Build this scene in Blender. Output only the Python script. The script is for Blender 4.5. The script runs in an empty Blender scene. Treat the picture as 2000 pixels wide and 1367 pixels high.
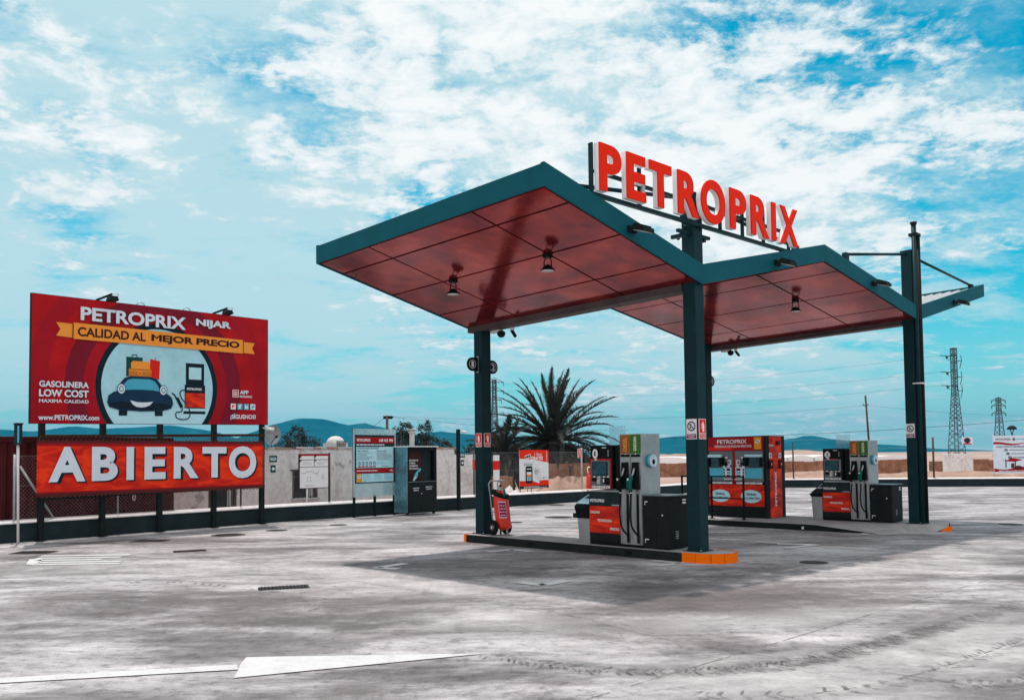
import bpy, bmesh, math, random
from mathutils import Vector, Matrix, noise as mnoise
random.seed(7)
scene = bpy.context.scene
COL = scene.collection
R = math.radians

# ------------------------------------------------------------------ frames
class Frame:
    """a plan frame: x along a wall or an island, y to its back, z up"""
    def __init__(s, ox, oy, ang):
        s.o = (ox, oy); s.a = ang; s.c = math.cos(ang); s.s = math.sin(ang)
    def w(s, x, y, z=0.0):
        return Vector((s.o[0] + x*s.c - y*s.s, s.o[1] + x*s.s + y*s.c, z))
STN = Frame(3.018, 14.741, math.atan2(-.7183, .6957))     # pump islands: x along an island, y across the lanes
WAL = Frame(-10.95, 18.90, math.atan2(.7845, .6201))      # long perimeter wall on the left
RWL = Frame(13.0, 49.2, math.atan2(-.169, .9856))         # perimeter wall at the back right
WLD = Frame(0, 0, 0)
def GZ(t):                                                # forecourt falls gently towards the back right
    return -.0095*min(max(t, 0.0), 16.0)
def stn_of(x, y):
    dx, dy = x-STN.o[0], y-STN.o[1]
    return dx*STN.c + dy*STN.s, -dx*STN.s + dy*STN.c
def gw(x, y):
    return GZ(stn_of(x, y)[1])

# ------------------------------------------------------------------ materials
MATS = {}
DEF = {  # name: (colour, roughness, metallic, tone variation, noise scale, bump)
 'teal':      ((.004,.095,.125), .5, 0, .12, 3, 0),
 'column':    ((.009,.034,.041), .45, 0, .20, 4, 0),
 'dark':      ((.014,.017,.018), .50, 0, .25, 5, .05),
 'black':     ((.008,.009,.010), .45, 0, .2, 6, 0),
 'rubber':    ((.012,.012,.013), .75, 0, .2, 9, .05),
 'beam_brown':((.10,.082,.08), .5, 0, .3, 2, 0),
 'seam':      ((.030,.012,.014), .6, 0, .1, 5, 0),
 'deck':      ((.62,.64,.64), .5, .2, .12, 3, 0),
 'sign_red':  ((.97,.020,.000), .5, 0, .03, 3, 0),
 'sign_white':((.88,.86,.87), .5, 0, .05, 4, 0),
 'white':     ((.86,.84,.84), .5, 0, .05, 5, 0),
 'cap_white': ((.72,.69,.68), .8, 0, .10, 5, .2),
 'wall_dark': ((.022,.034,.038), .75, 0, .28, 2.5, .25),
 'kerb_dark': ((.018,.021,.022), .7, 0, .3, 5, .2),
 'kerb_top':  ((.38,.37,.37), .85, 0, .22, 3, .2),
 'orange':    ((1.0,.16,.000), .6, 0, .06, 6, .1),
 'steel':     ((.40,.42,.43), .34, .75, .18, 2.5, 0),
 'steel_dark':((.17,.19,.20), .36, .7, .2, 3, 0),
 'galv':      ((.46,.47,.48), .5, .55, .25, 6, .05),
 'red':       ((.78,.020,.010), .45, 0, .12, 4, 0),
 'deep_red':  ((.40,.010,.014), .45, 0, .15, 3, 0),
 'fire_red':  ((.72,.030,.010), .3, 0, .08, 5, 0),
 'rust_dark': ((.045,.026,.022), .85, .1, .4, 8, .2),
 'maroon':    ((.085,.014,.016), .6, .1, .25, 2, 0),
 'rust':      ((.16,.07,.05), .8, .1, .4, 5, .2),
 'brown':     ((.30,.12,.045), .5, 0, .1, 5, 0),
 'green':     ((.05,.17,.025), .5, 0, .1, 5, 0),
 'exit_green':((.010,.075,.055), .5, 0, .1, 8, 0),
 'cyan':      ((.10,.50,.66), .4, 0, .1, 8, 0),
 'pale_cyan': ((.50,.80,.88), .5, 0, .06, 4, 0),
 'yellow':    ((.80,.34,.03), .5, 0, .06, 8, 0),
 'magenta':   ((.30,.02,.12), .5, 0, .05, 8, 0),
 'grey_ink':  ((.14,.16,.18), .6, 0, .1, 9, 0),
 'navy':      ((.012,.040,.085), .5, 0, .1, 4, 0),
 'screen':    ((.03,.10,.13), .12, 0, .35, 4, 0),
 'hose':      ((.012,.014,.014), .5, 0, .1, 9, 0),
 'nozzle_green':((.006,.13,.10), .4, 0, .1, 9, 0),
 'lamp_lens': ((.75,.75,.72), .15, 0, .05, 9, 0),
 'timber':    ((.10,.075,.06), .85, 0, .35, 4, .2),
 'lattice':   ((.065,.060,.058), .7, .3, .35, 2, 0),
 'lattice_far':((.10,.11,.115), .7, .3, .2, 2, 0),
 'wire':      ((.03,.03,.035), .6, 0, .1, 2, 0),
 'concrete':  ((.55,.53,.51), .9, 0, .22, 1.6, .4),
 'kraft':     ((.40,.26,.20), .9, 0, .3, 1.2, .5),
 'board_red': ((.50,.009,.014), .5, 0, .30, .55, 0),
 'board_red2':((.40,.008,.018), .5, 0, .22, .55, 0),
 'board_red3':((.23,.010,.026), .5, 0, .12, 1.1, 0),
 'flag_red':  ((.95,.030,.004), .5, 0, .10, 1.6, 0),
 'flag_dark': ((.12,.020,.022), .45, 0, .15, 2, 0),
 'ribbon':    ((1.0,.33,.05), .5, 0, .05, 2, 0),
 'ink_brown': ((.055,.018,.012), .5, 0, .1, 5, 0),
 'ring_dark': ((.010,.020,.030), .45, 0, .1, 4, 0),
 'letter_pale':((.74,.80,.88), .5, 0, .05, 3, 0),
 'art_sky':   ((.42,.74,.82), .5, 0, .12, 1.5, 0),
 'art_glass': ((.05,.40,.56), .45, 0, .08, 4, 0),
 'art_orange':((.62,.20,.03), .5, 0, .1, 6, 0),
 'art_green': ((.01,.07,.06), .5, 0, .1, 6, 0),
 'tin_side':  ((.16,.36,.42), .32, .55, .45, 1.6, 0),
}
def node_mat(name):
    m = bpy.data.materials.new(name); m.use_nodes = True
    nt = m.node_tree; nt.nodes.clear()
    out = nt.nodes.new('ShaderNodeOutputMaterial')
    b = nt.nodes.new('ShaderNodeBsdfPrincipled')
    nt.links.new(b.outputs[0], out.inputs[0])
    return m, nt, b, out
def N(nt, t, **kw):
    n = nt.nodes.new(t)
    for k, v in kw.items(): setattr(n, k, v)
    return n
def noise_node(nt, vec, scale, detail=5, rough=.55, dist=0):
    n = N(nt, 'ShaderNodeTexNoise')
    n.inputs['Scale'].default_value = scale; n.inputs['Detail'].default_value = detail
    n.inputs['Roughness'].default_value = rough; n.inputs['Distortion'].default_value = dist
    if vec is not None: nt.links.new(vec, n.inputs['Vector'])
    return n
def ramp(nt, fac, stops, interp='LINEAR'):
    r = N(nt, 'ShaderNodeValToRGB'); r.color_ramp.interpolation = interp
    e = r.color_ramp.elements
    while len(e) < len(stops): e.new(.5)
    for i, (p, c) in enumerate(stops):
        e[i].position = p
        e[i].color = (c, c, c, 1) if isinstance(c, (int, float)) else (*c, 1)
    nt.links.new(fac, r.inputs[0]); return r
def mixc(nt, fac, a, b, mode='MIX'):
    n = N(nt, 'ShaderNodeMix', data_type='RGBA', blend_type=mode)
    for s, v in ((0, fac), (6, a), (7, b)):
        if isinstance(v, bpy.types.NodeSocket): nt.links.new(v, n.inputs[s])
        elif isinstance(v, (int, float)): n.inputs[s].default_value = v
        else: n.inputs[s].default_value = (*v, 1)
    return n.outputs[2]
def math_n(nt, op, a, b=None, clamp=False):
    n = N(nt, 'ShaderNodeMath', operation=op); n.use_clamp = clamp
    for i, v in enumerate((a, b)):
        if v is None: continue
        if isinstance(v, bpy.types.NodeSocket): nt.links.new(v, n.inputs[i])
        else: n.inputs[i].default_value = v
    return n.outputs[0]
def bump(nt, b, h, strength, dist=.02):
    n = N(nt, 'ShaderNodeBump'); n.inputs['Strength'].default_value = strength
    n.inputs['Distance'].default_value = dist
    nt.links.new(h, n.inputs['Height']); nt.links.new(n.outputs[0], b.inputs['Normal'])
GLOSSY = {'screen', 'steel', 'steel_dark', 'tin_side', 'lamp_lens', 'art_glass', 'fire_red'}
def mat(name):
    if name in MATS: return MATS[name]
    c, ro, me, var, sc, bu = DEF[name]
    m, nt, b, out = node_mat(name)
    tc = N(nt, 'ShaderNodeTexCoord'); v = tc.outputs['Object']
    n1 = noise_node(nt, v, sc, 6, .6)
    lo = tuple(x*(1-var) for x in c); hi = tuple(min(.95, x*(1+var)) for x in c)
    r = ramp(nt, n1.outputs[0], [(.28, lo), (.72, hi)])
    n2 = noise_node(nt, v, sc*7.3, 4, .6)
    r2 = ramp(nt, n2.outputs[0], [(.35, 1-var*.55), (.65, 1.0)])
    nt.links.new(mixc(nt, 1.0, r.outputs[0], r2.outputs[0], 'MULTIPLY'), b.inputs['Base Color'])
    rr = ramp(nt, n2.outputs[0], [(.3, max(.05, ro-.08)), (.7, min(1, ro+.1))])
    nt.links.new(rr.outputs[0], b.inputs['Roughness'])
    b.inputs['Metallic'].default_value = me
    b.inputs['Specular IOR Level'].default_value = .5 if name in GLOSSY else .08
    if bu: bump(nt, b, noise_node(nt, v, sc*12, 5, .6).outputs[0], bu)
    MATS[name] = m; return m

# ------------------------------------------------------------------ glyph cache (built-in font)
_G = {}
def glyph_plain(s):                   # right edge of a plain string
    cu = bpy.data.curves.new('lettering_curve', 'FONT'); cu.body = s; cu.size = 1; cu.fill_mode = 'FRONT'
    ob = bpy.data.objects.new('lettering_curve', cu); me = bpy.data.meshes.new_from_object(ob); x = max(v.co.x for v in me.vertices)
    bpy.data.objects.remove(ob); bpy.data.meshes.remove(me); bpy.data.curves.remove(cu); return x
def glyph(s, bold=.02):
    k = (s, bold)
    if k not in _G and 'M' in s:                     # the built-in M folds over itself when emboldened: set it by hand
        b = bold; vs, fs = [], []
        if len(s) == 1:
            vs = [(.073-b,-b),(.073-b,.682+b),(.165+b*.3,.682+b),(.391,.405+b*.2),(.618-b*.3,.682+b),(.709+b,.682+b),(.709+b,-b),(.611-b,-b),(.611-b,.515-b),(.399,.262-b),(.383,.262-b),(.171+b,.515-b),(.171+b,-b)]
            fs = [tuple(range(13))]
        else:
            i0 = glyph('I', 0)[3]
            for i, ch in enumerate(s):
                if ch == ' ': continue
                pen = glyph_plain(s[:i]+'I')-i0; v2, f2 = glyph(ch, bold)[:2]; o = len(vs)
                vs += [(x+pen, y) for x, y in v2]; fs += [tuple(j+o for j in f) for f in f2]
        xs = [a for a, _ in vs]; ys = [c for _, c in vs]
        _G[k] = (vs, fs, min(xs), max(xs), min(ys), max(ys))
    if k not in _G:
        cu = bpy.data.curves.new('lettering_curve', 'FONT'); cu.body = s; cu.size = 1; cu.offset = bold
        cu.resolution_u = 5; cu.fill_mode = 'FRONT'
        ob = bpy.data.objects.new('lettering_curve', cu)
        me = bpy.data.meshes.new_from_object(ob)
        vs = [(v.co.x, v.co.y) for v in me.vertices]; fs = [tuple(p.vertices) for p in me.polygons]
        bpy.data.objects.remove(ob); bpy.data.meshes.remove(me); bpy.data.curves.remove(cu)
        xs = [a for a, _ in vs]; ys = [b for _, b in vs]
        _G[k] = (vs, fs, min(xs), max(xs), min(ys), max(ys))
    return _G[k]
_GS = {}
def glyph_solid(s, bold, depth):
    k = (s, bold, depth)
    if k not in _GS:
        cu = bpy.data.curves.new('lettering_curve', 'FONT'); cu.body = s; cu.size = 1; cu.offset = bold
        cu.resolution_u = 6; cu.fill_mode = 'BOTH'; cu.extrude = depth
        ob = bpy.data.objects.new('lettering_curve', cu)
        me = bpy.data.meshes.new_from_object(ob)
        vs = [tuple(v.co) for v in me.vertices]; fs = [tuple(p.vertices) for p in me.polygons]
        bpy.data.objects.remove(ob); bpy.data.meshes.remove(me); bpy.data.curves.remove(cu)
        xs = [a[0] for a in vs]; ys = [a[1] for a in vs]
        _GS[k] = (vs, fs, min(xs), max(xs), min(ys), max(ys))
    return _GS[k]

# ------------------------------------------------------------------ mesh builder
class MB:
    def __init__(s, xf=None):
        s.v, s.f, s.mi, s.sm, s.mats, s.xf = [], [], [], [], [], xf
    def _m(s, m):
        if m not in s.mats: s.mats.append(m)
        return s.mats.index(m)
    def add(s, vs, fs, m, smooth=False):
        o = len(s.v); k = s._m(m)
        for p in vs: s.v.append(tuple(s.xf(*p)) if s.xf else tuple(p))
        for f in fs: s.f.append([i+o for i in f]); s.mi.append(k); s.sm.append(smooth)
        return s
    def hexa(s, p, m):            # p: 4 bottom + 4 top points
        return s.add(p, [(0,3,2,1),(4,5,6,7),(0,1,5,4),(1,2,6,5),(2,3,7,6),(3,0,4,7)], m)
    def box(s, x0, x1, y0, y1, z0, z1, m, bev=0.0):
        if bev <= 0:
            return s.hexa([(x0,y0,z0),(x1,y0,z0),(x1,y1,z0),(x0,y1,z0),(x0,y0,z1),(x1,y0,z1),(x1,y1,z1),(x0,y1,z1)], m)
        bm = bmesh.new(); bmesh.ops.create_cube(bm, size=1)
        for v in bm.verts:
            v.co = Vector(((x0+x1)/2+v.co.x*(x1-x0), (y0+y1)/2+v.co.y*(y1-y0), (z0+z1)/2+v.co.z*(z1-z0)))
        bmesh.ops.bevel(bm, geom=bm.edges[:], offset=bev, segments=2, affect='EDGES', profile=.6)
        bm.verts.index_update()
        s.add([tuple(v.co) for v in bm.verts], [tuple(v.index for v in f.verts) for f in bm.faces], m)
        bm.free(); return s
    def tube(s, pts, r, m, n=8, cap=True, closed=False):
        P = [Vector(p) for p in pts]; k = len(P)
        rs = r if isinstance(r, (list, tuple)) else [r]*k
        vs, fs = [], []; up = None
        for i, p in enumerate(P):
            a = P[i-1] if (i > 0 or closed) else P[i]; b = P[(i+1) % k] if (i < k-1 or closed) else P[i]
            t = (b-a).normalized() if (b-a).length > 1e-9 else Vector((0,0,1))
            if up is None: up = Vector((0,0,1)) if abs(t.z) < .9 else Vector((1,0,0))
            u = (up - t*up.dot(t))
            if u.length < 1e-6: u = t.orthogonal()
            u.normalize(); w = t.cross(u); up = u
            for j in range(n):
                q = 2*math.pi*(j+.5)/n
                vs.append(tuple(p + (u*math.cos(q)+w*math.sin(q))*rs[i]))
        seg = k if closed else k-1
        for i in range(seg):
            i2 = (i+1) % k
            for j in range(n):
                fs.append((i*n+j, i*n+(j+1)%n, i2*n+(j+1)%n, i2*n+j))
        if cap and not closed:
            fs.append(tuple(range(n))[::-1]); fs.append(tuple((k-1)*n+j for j in range(n)))
        return s.add(vs, fs, m, n > 5)
    def cyl(s, p0, p1, r, m, n=18, r1=None):
        return s.tube([p0, p1], [r, r if r1 is None else r1], m, n)
    def lathe(s, prof, cx, cy, m, n=24, axis='z', z0=0):
        vs, fs = [], []
        for (r, h) in prof:
            for j in range(n):
                a = 2*math.pi*j/n; c, q = r*math.cos(a), r*math.sin(a)
                vs.append((cx+c, cy+q, z0+h) if axis == 'z' else ((cx+h, cy+c, z0+q) if axis == 'x' else (cx+c, cy+h, z0+q)))
        for i in range(len(prof)-1):
            for j in range(n): fs.append((i*n+j, i*n+(j+1)%n, (i+1)*n+(j+1)%n, (i+1)*n+j))
        fs.append(tuple(range(n))[::-1]); fs.append(tuple((len(prof)-1)*n+j for j in range(n)))
        return s.add(vs, fs, m, True)
    def prism(s, pts, y0, y1, m):   # outline in x-z, extruded along y
        k = len(pts)
        vs = [(x, y0, z) for x, z in pts] + [(x, y1, z) for x, z in pts]
        fs = [tuple(range(k)), tuple(range(2*k-1, k-1, -1))] + [(i, (i+1)%k, k+(i+1)%k, k+i) for i in range(k)]
        return s.add(vs, fs, m)
    def slab(s, pts, z0, z1, m):    # outline in x-y, extruded along z
        k = len(pts)
        vs = [(x, y, z0) for x, y in pts] + [(x, y, z1) for x, y in pts]
        fs = [tuple(range(k)), tuple(range(2*k-1, k-1, -1))] + [(i, (i+1)%k, k+(i+1)%k, k+i) for i in range(k)]
        return s.add(vs, fs, m)
    # ---- print on a flat face (x-z plane at depth y)
    def poly(s, pts, y, m): return s.add([(x, y, z) for x, z in pts], [tuple(range(len(pts)))], m)
    def rect(s, x0, x1, z0, z1, y, m): return s.poly([(x0,z0),(x1,z0),(x1,z1),(x0,z1)], y, m)
    def ell(s, cx, cz, rx, rz, y, m, n=40, clip=None):
        pts = [(cx+rx*math.cos(2*math.pi*i/n), cz+rz*math.sin(2*math.pi*i/n)) for i in range(n)]
        if clip: pts = clip_rect(pts, *clip)
        return s.poly(pts, y, m) if len(pts) > 2 else s
    def ring(s, cx, cz, r0, r1, y, m, n=32):
        vs = [(cx+r*math.cos(2*math.pi*i/n), y, cz+r*math.sin(2*math.pi*i/n)) for r in (r0, r1) for i in range(n)]
        return s.add(vs, [(i, (i+1)%n, n+(i+1)%n, n+i) for i in range(n)], m)
    def stroke(s, pts, w, y, m):
        L, Rr = [], []
        for i, (x, z) in enumerate(pts):
            a = pts[max(0, i-1)]; b = pts[min(len(pts)-1, i+1)]
            dx, dz = b[0]-a[0], b[1]-a[1]; l = math.hypot(dx, dz) or 1
            L.append((x-dz/l*w/2, y, z+dx/l*w/2)); Rr.append((x+dz/l*w/2, y, z-dx/l*w/2))
        k = len(pts)
        return s.add(L+Rr, [(i, i+1, k+i+1, k+i) for i in range(k-1)], m)
    def text(s, t, x0, x1, z0, z1, y, m, bold=.02, vert=False):
        vs, fs, a, b, c, d = glyph(t, bold)
        o = []
        for (x, z) in vs:
            u, w = (x-a)/(b-a), (z-c)/(d-c)
            if vert: u, w = 1-w, u
            o.append((x0+u*(x1-x0), y, z0+w*(z1-z0)))
        return s.add(o, fs, m)
    def lines(s, x0, x1, z0, z1, n, y, m, fill=.5, seed=0):   # rows of small unreadable print
        rd = random.Random(seed); h = (z1-z0)/n
        for i in range(n):
            x = x0; end = x0+(x1-x0)*rd.uniform(.55, 1)
            while x < end:
                w = min(end-x, rd.uniform(.03, .1)*(x1-x0)+.006)
                s.rect(x, x+w, z1-(i+fill)*h, z1-i*h-h*.1, y, m); x += w+.012*(x1-x0)+.003
        return s
    def build(s, name, parent=None, base=None, frame=None, label=None):
        b = base
        if parent is not None and b is None: b = BASE.get(parent.name, (0,0,0))
        if b is None: b = (0,0,0)
        me = bpy.data.meshes.new(name)
        me.from_pydata([(x-b[0], y-b[1], z-b[2]) for x, y, z in s.v], [], s.f)
        for m in s.mats: me.materials.append(m if isinstance(m, bpy.types.Material) else mat(m))
        me.polygons.foreach_set('material_index', s.mi); me.polygons.foreach_set('use_smooth', s.sm)
        bm = bmesh.new(); bm.from_mesh(me); bmesh.ops.recalc_face_normals(bm, faces=bm.faces[:]); bm.to_mesh(me); bm.free()
        o = bpy.data.objects.new(name, me); COL.objects.link(o)
        if parent is not None:
            o.parent = parent; BASE[o.name] = b
            if label: o['label'] = label
        elif frame is not None:
            o.location = frame.w(*b); o.rotation_euler = (0, 0, frame.a)
        return o
def clip_rect(pts, x0, x1, z0, z1):
    for ax, lim, sg in ((0, x0, 1), (0, x1, -1), (1, z0, 1), (1, z1, -1)):
        out = []
        for i in range(len(pts)):
            p, q = pts[i-1], pts[i]; pi, qi = (p[ax]-lim)*sg >= 0, (q[ax]-lim)*sg >= 0
            if pi != qi:
                f = (lim-p[ax])/(q[ax]-p[ax]); out.append((p[0]+f*(q[0]-p[0]), p[1]+f*(q[1]-p[1])))
            if qi: out.append(q)
        pts = out
        if not pts: break
    return pts
BASE = {}
def tag(o, label, cat, group=None):
    o['label'] = label; o['category'] = cat
    if group: o['group'] = group
    return o
def thing(name, label, cat, frame, base, group=None):
    o = bpy.data.objects.new(name, None); COL.objects.link(o)
    o.empty_display_size = .2
    o.location = frame.w(*base); o.rotation_euler = (0, 0, frame.a)
    BASE[o.name] = base
    return tag(o, label, cat, group)
def struct(o): o['kind'] = 'structure'; return o
def copy_tree(o, loc=None, parent=None):
    c = o.copy(); COL.objects.link(c)
    if parent is not None: c.parent = parent
    if loc is not None: c.location = loc
    for ch in [x for x in bpy.data.objects if x.parent == o]: copy_tree(ch, None, c)
    return c
def face_x(X): return lambda a, y, z: (X - y, a, z)       # print that faces the +x side

# ================================================================== camera, sun, sky
def make_camera():
    cd = bpy.data.cameras.new('camera'); co = bpy.data.objects.new('camera', cd); COL.objects.link(co)
    pitch, roll = .04627, -.01115
    fw = Vector((0, math.cos(pitch), math.sin(pitch))); rt = Vector((1,0,0)); up = Vector((0, -math.sin(pitch), math.cos(pitch)))
    r2 = rt*math.cos(roll) + up*math.sin(roll); u2 = -rt*math.sin(roll) + up*math.cos(roll)
    m = Matrix((r2, u2, -fw)).transposed().to_4x4(); m.translation = (0, 0, 1.7337)
    co.matrix_world = m
    cd.sensor_width = 36; cd.lens = 1753.43/2000*36; cd.shift_y = 125.09/2000
    cd.clip_start = .1; cd.clip_end = 20000
    scene.camera = co
make_camera()

SUN = Vector((-.137, .285, 1.0)).normalized()
def make_light():
    ld = bpy.data.lights.new('sun', 'SUN'); lo = bpy.data.objects.new('sun', ld); COL.objects.link(lo)
    ld.energy = 2.3; ld.angle = R(1.3); ld.color = (1.0, .88, .82)
    lo.rotation_euler = SUN.to_track_quat('Z', 'Y').to_euler(); lo.location = SUN*50
make_light()

def make_world():
    w = bpy.data.worlds.new('World'); scene.world = w; w.use_nodes = True
    nt = w.node_tree; nt.nodes.clear()
    out = N(nt, 'ShaderNodeOutputWorld'); bg = N(nt, 'ShaderNodeBackground')
    nt.links.new(bg.outputs[0], out.inputs[0]); bg.inputs['Strength'].default_value = .1
    sky = N(nt, 'ShaderNodeTexSky', sky_type='NISHITA'); sky.sun_disc = False
    sky.sun_elevation = math.asin(SUN.z); sky.sun_rotation = math.atan2(SUN.x, SUN.y)
    sky.air_density = 1.0; sky.dust_density = .6; sky.ozone_density = 1.0
    tc = N(nt, 'ShaderNodeTexCoord'); d = tc.outputs['Generated']
    sx = N(nt, 'ShaderNodeSeparateXYZ'); nt.links.new(d, sx.inputs[0])
    z = math_n(nt, 'MAXIMUM', sx.outputs[2], 0.0)
    den = math_n(nt, 'ADD', z, .16)
    px = math_n(nt, 'DIVIDE', sx.outputs[0], den); py = math_n(nt, 'DIVIDE', sx.outputs[1], den)
    cv = N(nt, 'ShaderNodeCombineXYZ'); nt.links.new(px, cv.inputs[0]); nt.links.new(py, cv.inputs[1])
    P = cv.outputs[0]
    # one even cloud deck seen in perspective: broad sheets, broken cells, thin milky veil
    def warp(vec, scale, amt):
        n = noise_node(nt, vec, scale, 4, .6); o = N(nt, 'ShaderNodeVectorMath', operation='SUBTRACT'); nt.links.new(n.outputs['Color'], o.inputs[0]); o.inputs[1].default_value = (.5,.5,.5)
        k = N(nt, 'ShaderNodeVectorMath', operation='SCALE'); nt.links.new(o.outputs[0], k.inputs[0]); k.inputs['Scale'].default_value = amt
        q = N(nt, 'ShaderNodeVectorMath', operation='ADD'); nt.links.new(vec, q.inputs[0]); nt.links.new(k.outputs[0], q.inputs[1]); return q.outputs[0]
    PW = warp(P, 3.0, .22)
    big = noise_node(nt, PW, BIG_S, 5, .55)
    cells = noise_node(nt, PW, CELL_S, 9, .60)
    fine = noise_node(nt, P, 30, 6, .68)
    mp = N(nt, 'ShaderNodeMapping'); nt.links.new(PW, mp.inputs[0])
    mp.inputs['Rotation'].default_value = (0, 0, R(-20)); mp.inputs['Scale'].default_value = (1.0, 1.8, 1)
    wisp = noise_node(nt, mp.outputs[0], 2.2, 9, .62)
    def region(vx, vy, vz, width):                    # where the gaps, thick banks and added rear cloud lie, as directions in the sky
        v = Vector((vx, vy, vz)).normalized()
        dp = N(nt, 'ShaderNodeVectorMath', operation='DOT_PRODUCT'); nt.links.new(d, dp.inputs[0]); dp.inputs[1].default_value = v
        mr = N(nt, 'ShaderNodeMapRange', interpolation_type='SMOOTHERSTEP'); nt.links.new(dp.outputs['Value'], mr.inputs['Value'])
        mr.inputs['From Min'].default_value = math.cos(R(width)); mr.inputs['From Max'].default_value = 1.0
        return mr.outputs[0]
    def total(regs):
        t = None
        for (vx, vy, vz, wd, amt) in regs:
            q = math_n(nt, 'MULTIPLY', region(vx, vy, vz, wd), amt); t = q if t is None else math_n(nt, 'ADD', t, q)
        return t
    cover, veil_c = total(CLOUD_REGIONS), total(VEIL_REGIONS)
    def mix3(ws):
        t = None
        for n, w_ in ws:
            q = math_n(nt, 'MULTIPLY', n.outputs[0], w_); t = q if t is None else math_n(nt, 'ADD', t, q)
        return t
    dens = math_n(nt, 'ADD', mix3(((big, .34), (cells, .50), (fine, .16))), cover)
    thick = N(nt, 'ShaderNodeMapRange', interpolation_type='SMOOTHSTEP'); nt.links.new(dens, thick.inputs['Value'])
    thick.inputs['From Min'].default_value = .485; thick.inputs['From Max'].default_value = .585
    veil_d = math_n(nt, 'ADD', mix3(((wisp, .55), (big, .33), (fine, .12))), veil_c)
    veil = N(nt, 'ShaderNodeMapRange', interpolation_type='SMOOTHSTEP'); nt.links.new(veil_d, veil.inputs['Value'])
    veil.inputs['From Min'].default_value = .40; veil.inputs['From Max'].default_value = .62; veil.inputs['To Max'].default_value = .9
    low = N(nt, 'ShaderNodeMapRange', interpolation_type='SMOOTHSTEP'); nt.links.new(z, low.inputs['Value'])
    low.inputs['From Min'].default_value = .20; low.inputs['From Max'].default_value = -.02; low.inputs['To Max'].default_value = .8
    vmax = math_n(nt, 'MAXIMUM', veil.outputs[0], low.outputs[0])
    clear = mixc(nt, 1.0, sky.outputs[0], SKY_TINT, 'MULTIPLY')
    N_fac = ramp(nt, dens, [(.52, 0.0), (.63, 1.0)]).outputs[0]
    c1 = mixc(nt, vmax, clear, VEIL)
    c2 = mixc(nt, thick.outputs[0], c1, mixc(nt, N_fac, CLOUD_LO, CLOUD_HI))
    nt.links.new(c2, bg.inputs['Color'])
BIG_S = 1.3; CELL_S = 7.0
SKY_TINT = (.0, .90, .92)
VEIL = (4.3, 5.85, 6.25)
CLOUD_LO = (4.9, 6.0, 6.3); CLOUD_HI = (7.2, 7.35, 7.45)
def dirpx(x, y):                      # a bearing and height in the sky
    return ((x-1000)/1753, 1.0, (885-y)/1753)
CLOUD_REGIONS = [(0, -1, .45, 110, .30), (*dirpx(1150, 170), 24, .085), (*dirpx(1650, 330), 14, .05), (*dirpx(200, 190), 8, .045), (*dirpx(750, 380), 12, .02),  # first entry: unseen bright cloud behind the camera, added to light front faces
                 (*dirpx(1560, 30), 8, -.05), (*dirpx(1850, 60), 8, -.04), (*dirpx(1850, 560), 11, -.07), (*dirpx(300, 600), 16, -.05), (*dirpx(900, 760), 20, -.05)]
VEIL_REGIONS = [(0, -1, .45, 110, .2), (*dirpx(500, 300), 26, .058), (*dirpx(1400, 300), 22, .06), (*dirpx(1500, 760), 22, .07), (*dirpx(300, 760), 22, .07),  # first entry: unseen veil behind the camera, added for the same fill
                (*dirpx(250, 250), 20, .02), (*dirpx(120, 310), 5, -.11), (*dirpx(200, 530), 5, -.09), (*dirpx(830, 420), 4, -.09), (*dirpx(1560, 30), 9, -.09), (*dirpx(1880, 100), 8, -.10), (*dirpx(1880, 560), 9, -.09), (*dirpx(1700, 470), 6, -.06)]
make_world()

scene.view_settings.view_transform = 'Standard'; scene.view_settings.look = 'None'
scene.view_settings.exposure = .45; scene.view_settings.gamma = 1; scene.view_settings.use_curve_mapping = False
scene.render.engine = 'CYCLES'
scene.cycles.use_denoising = True
scene.cycles.max_bounces = 7; scene.cycles.volume_bounces = 0

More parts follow.
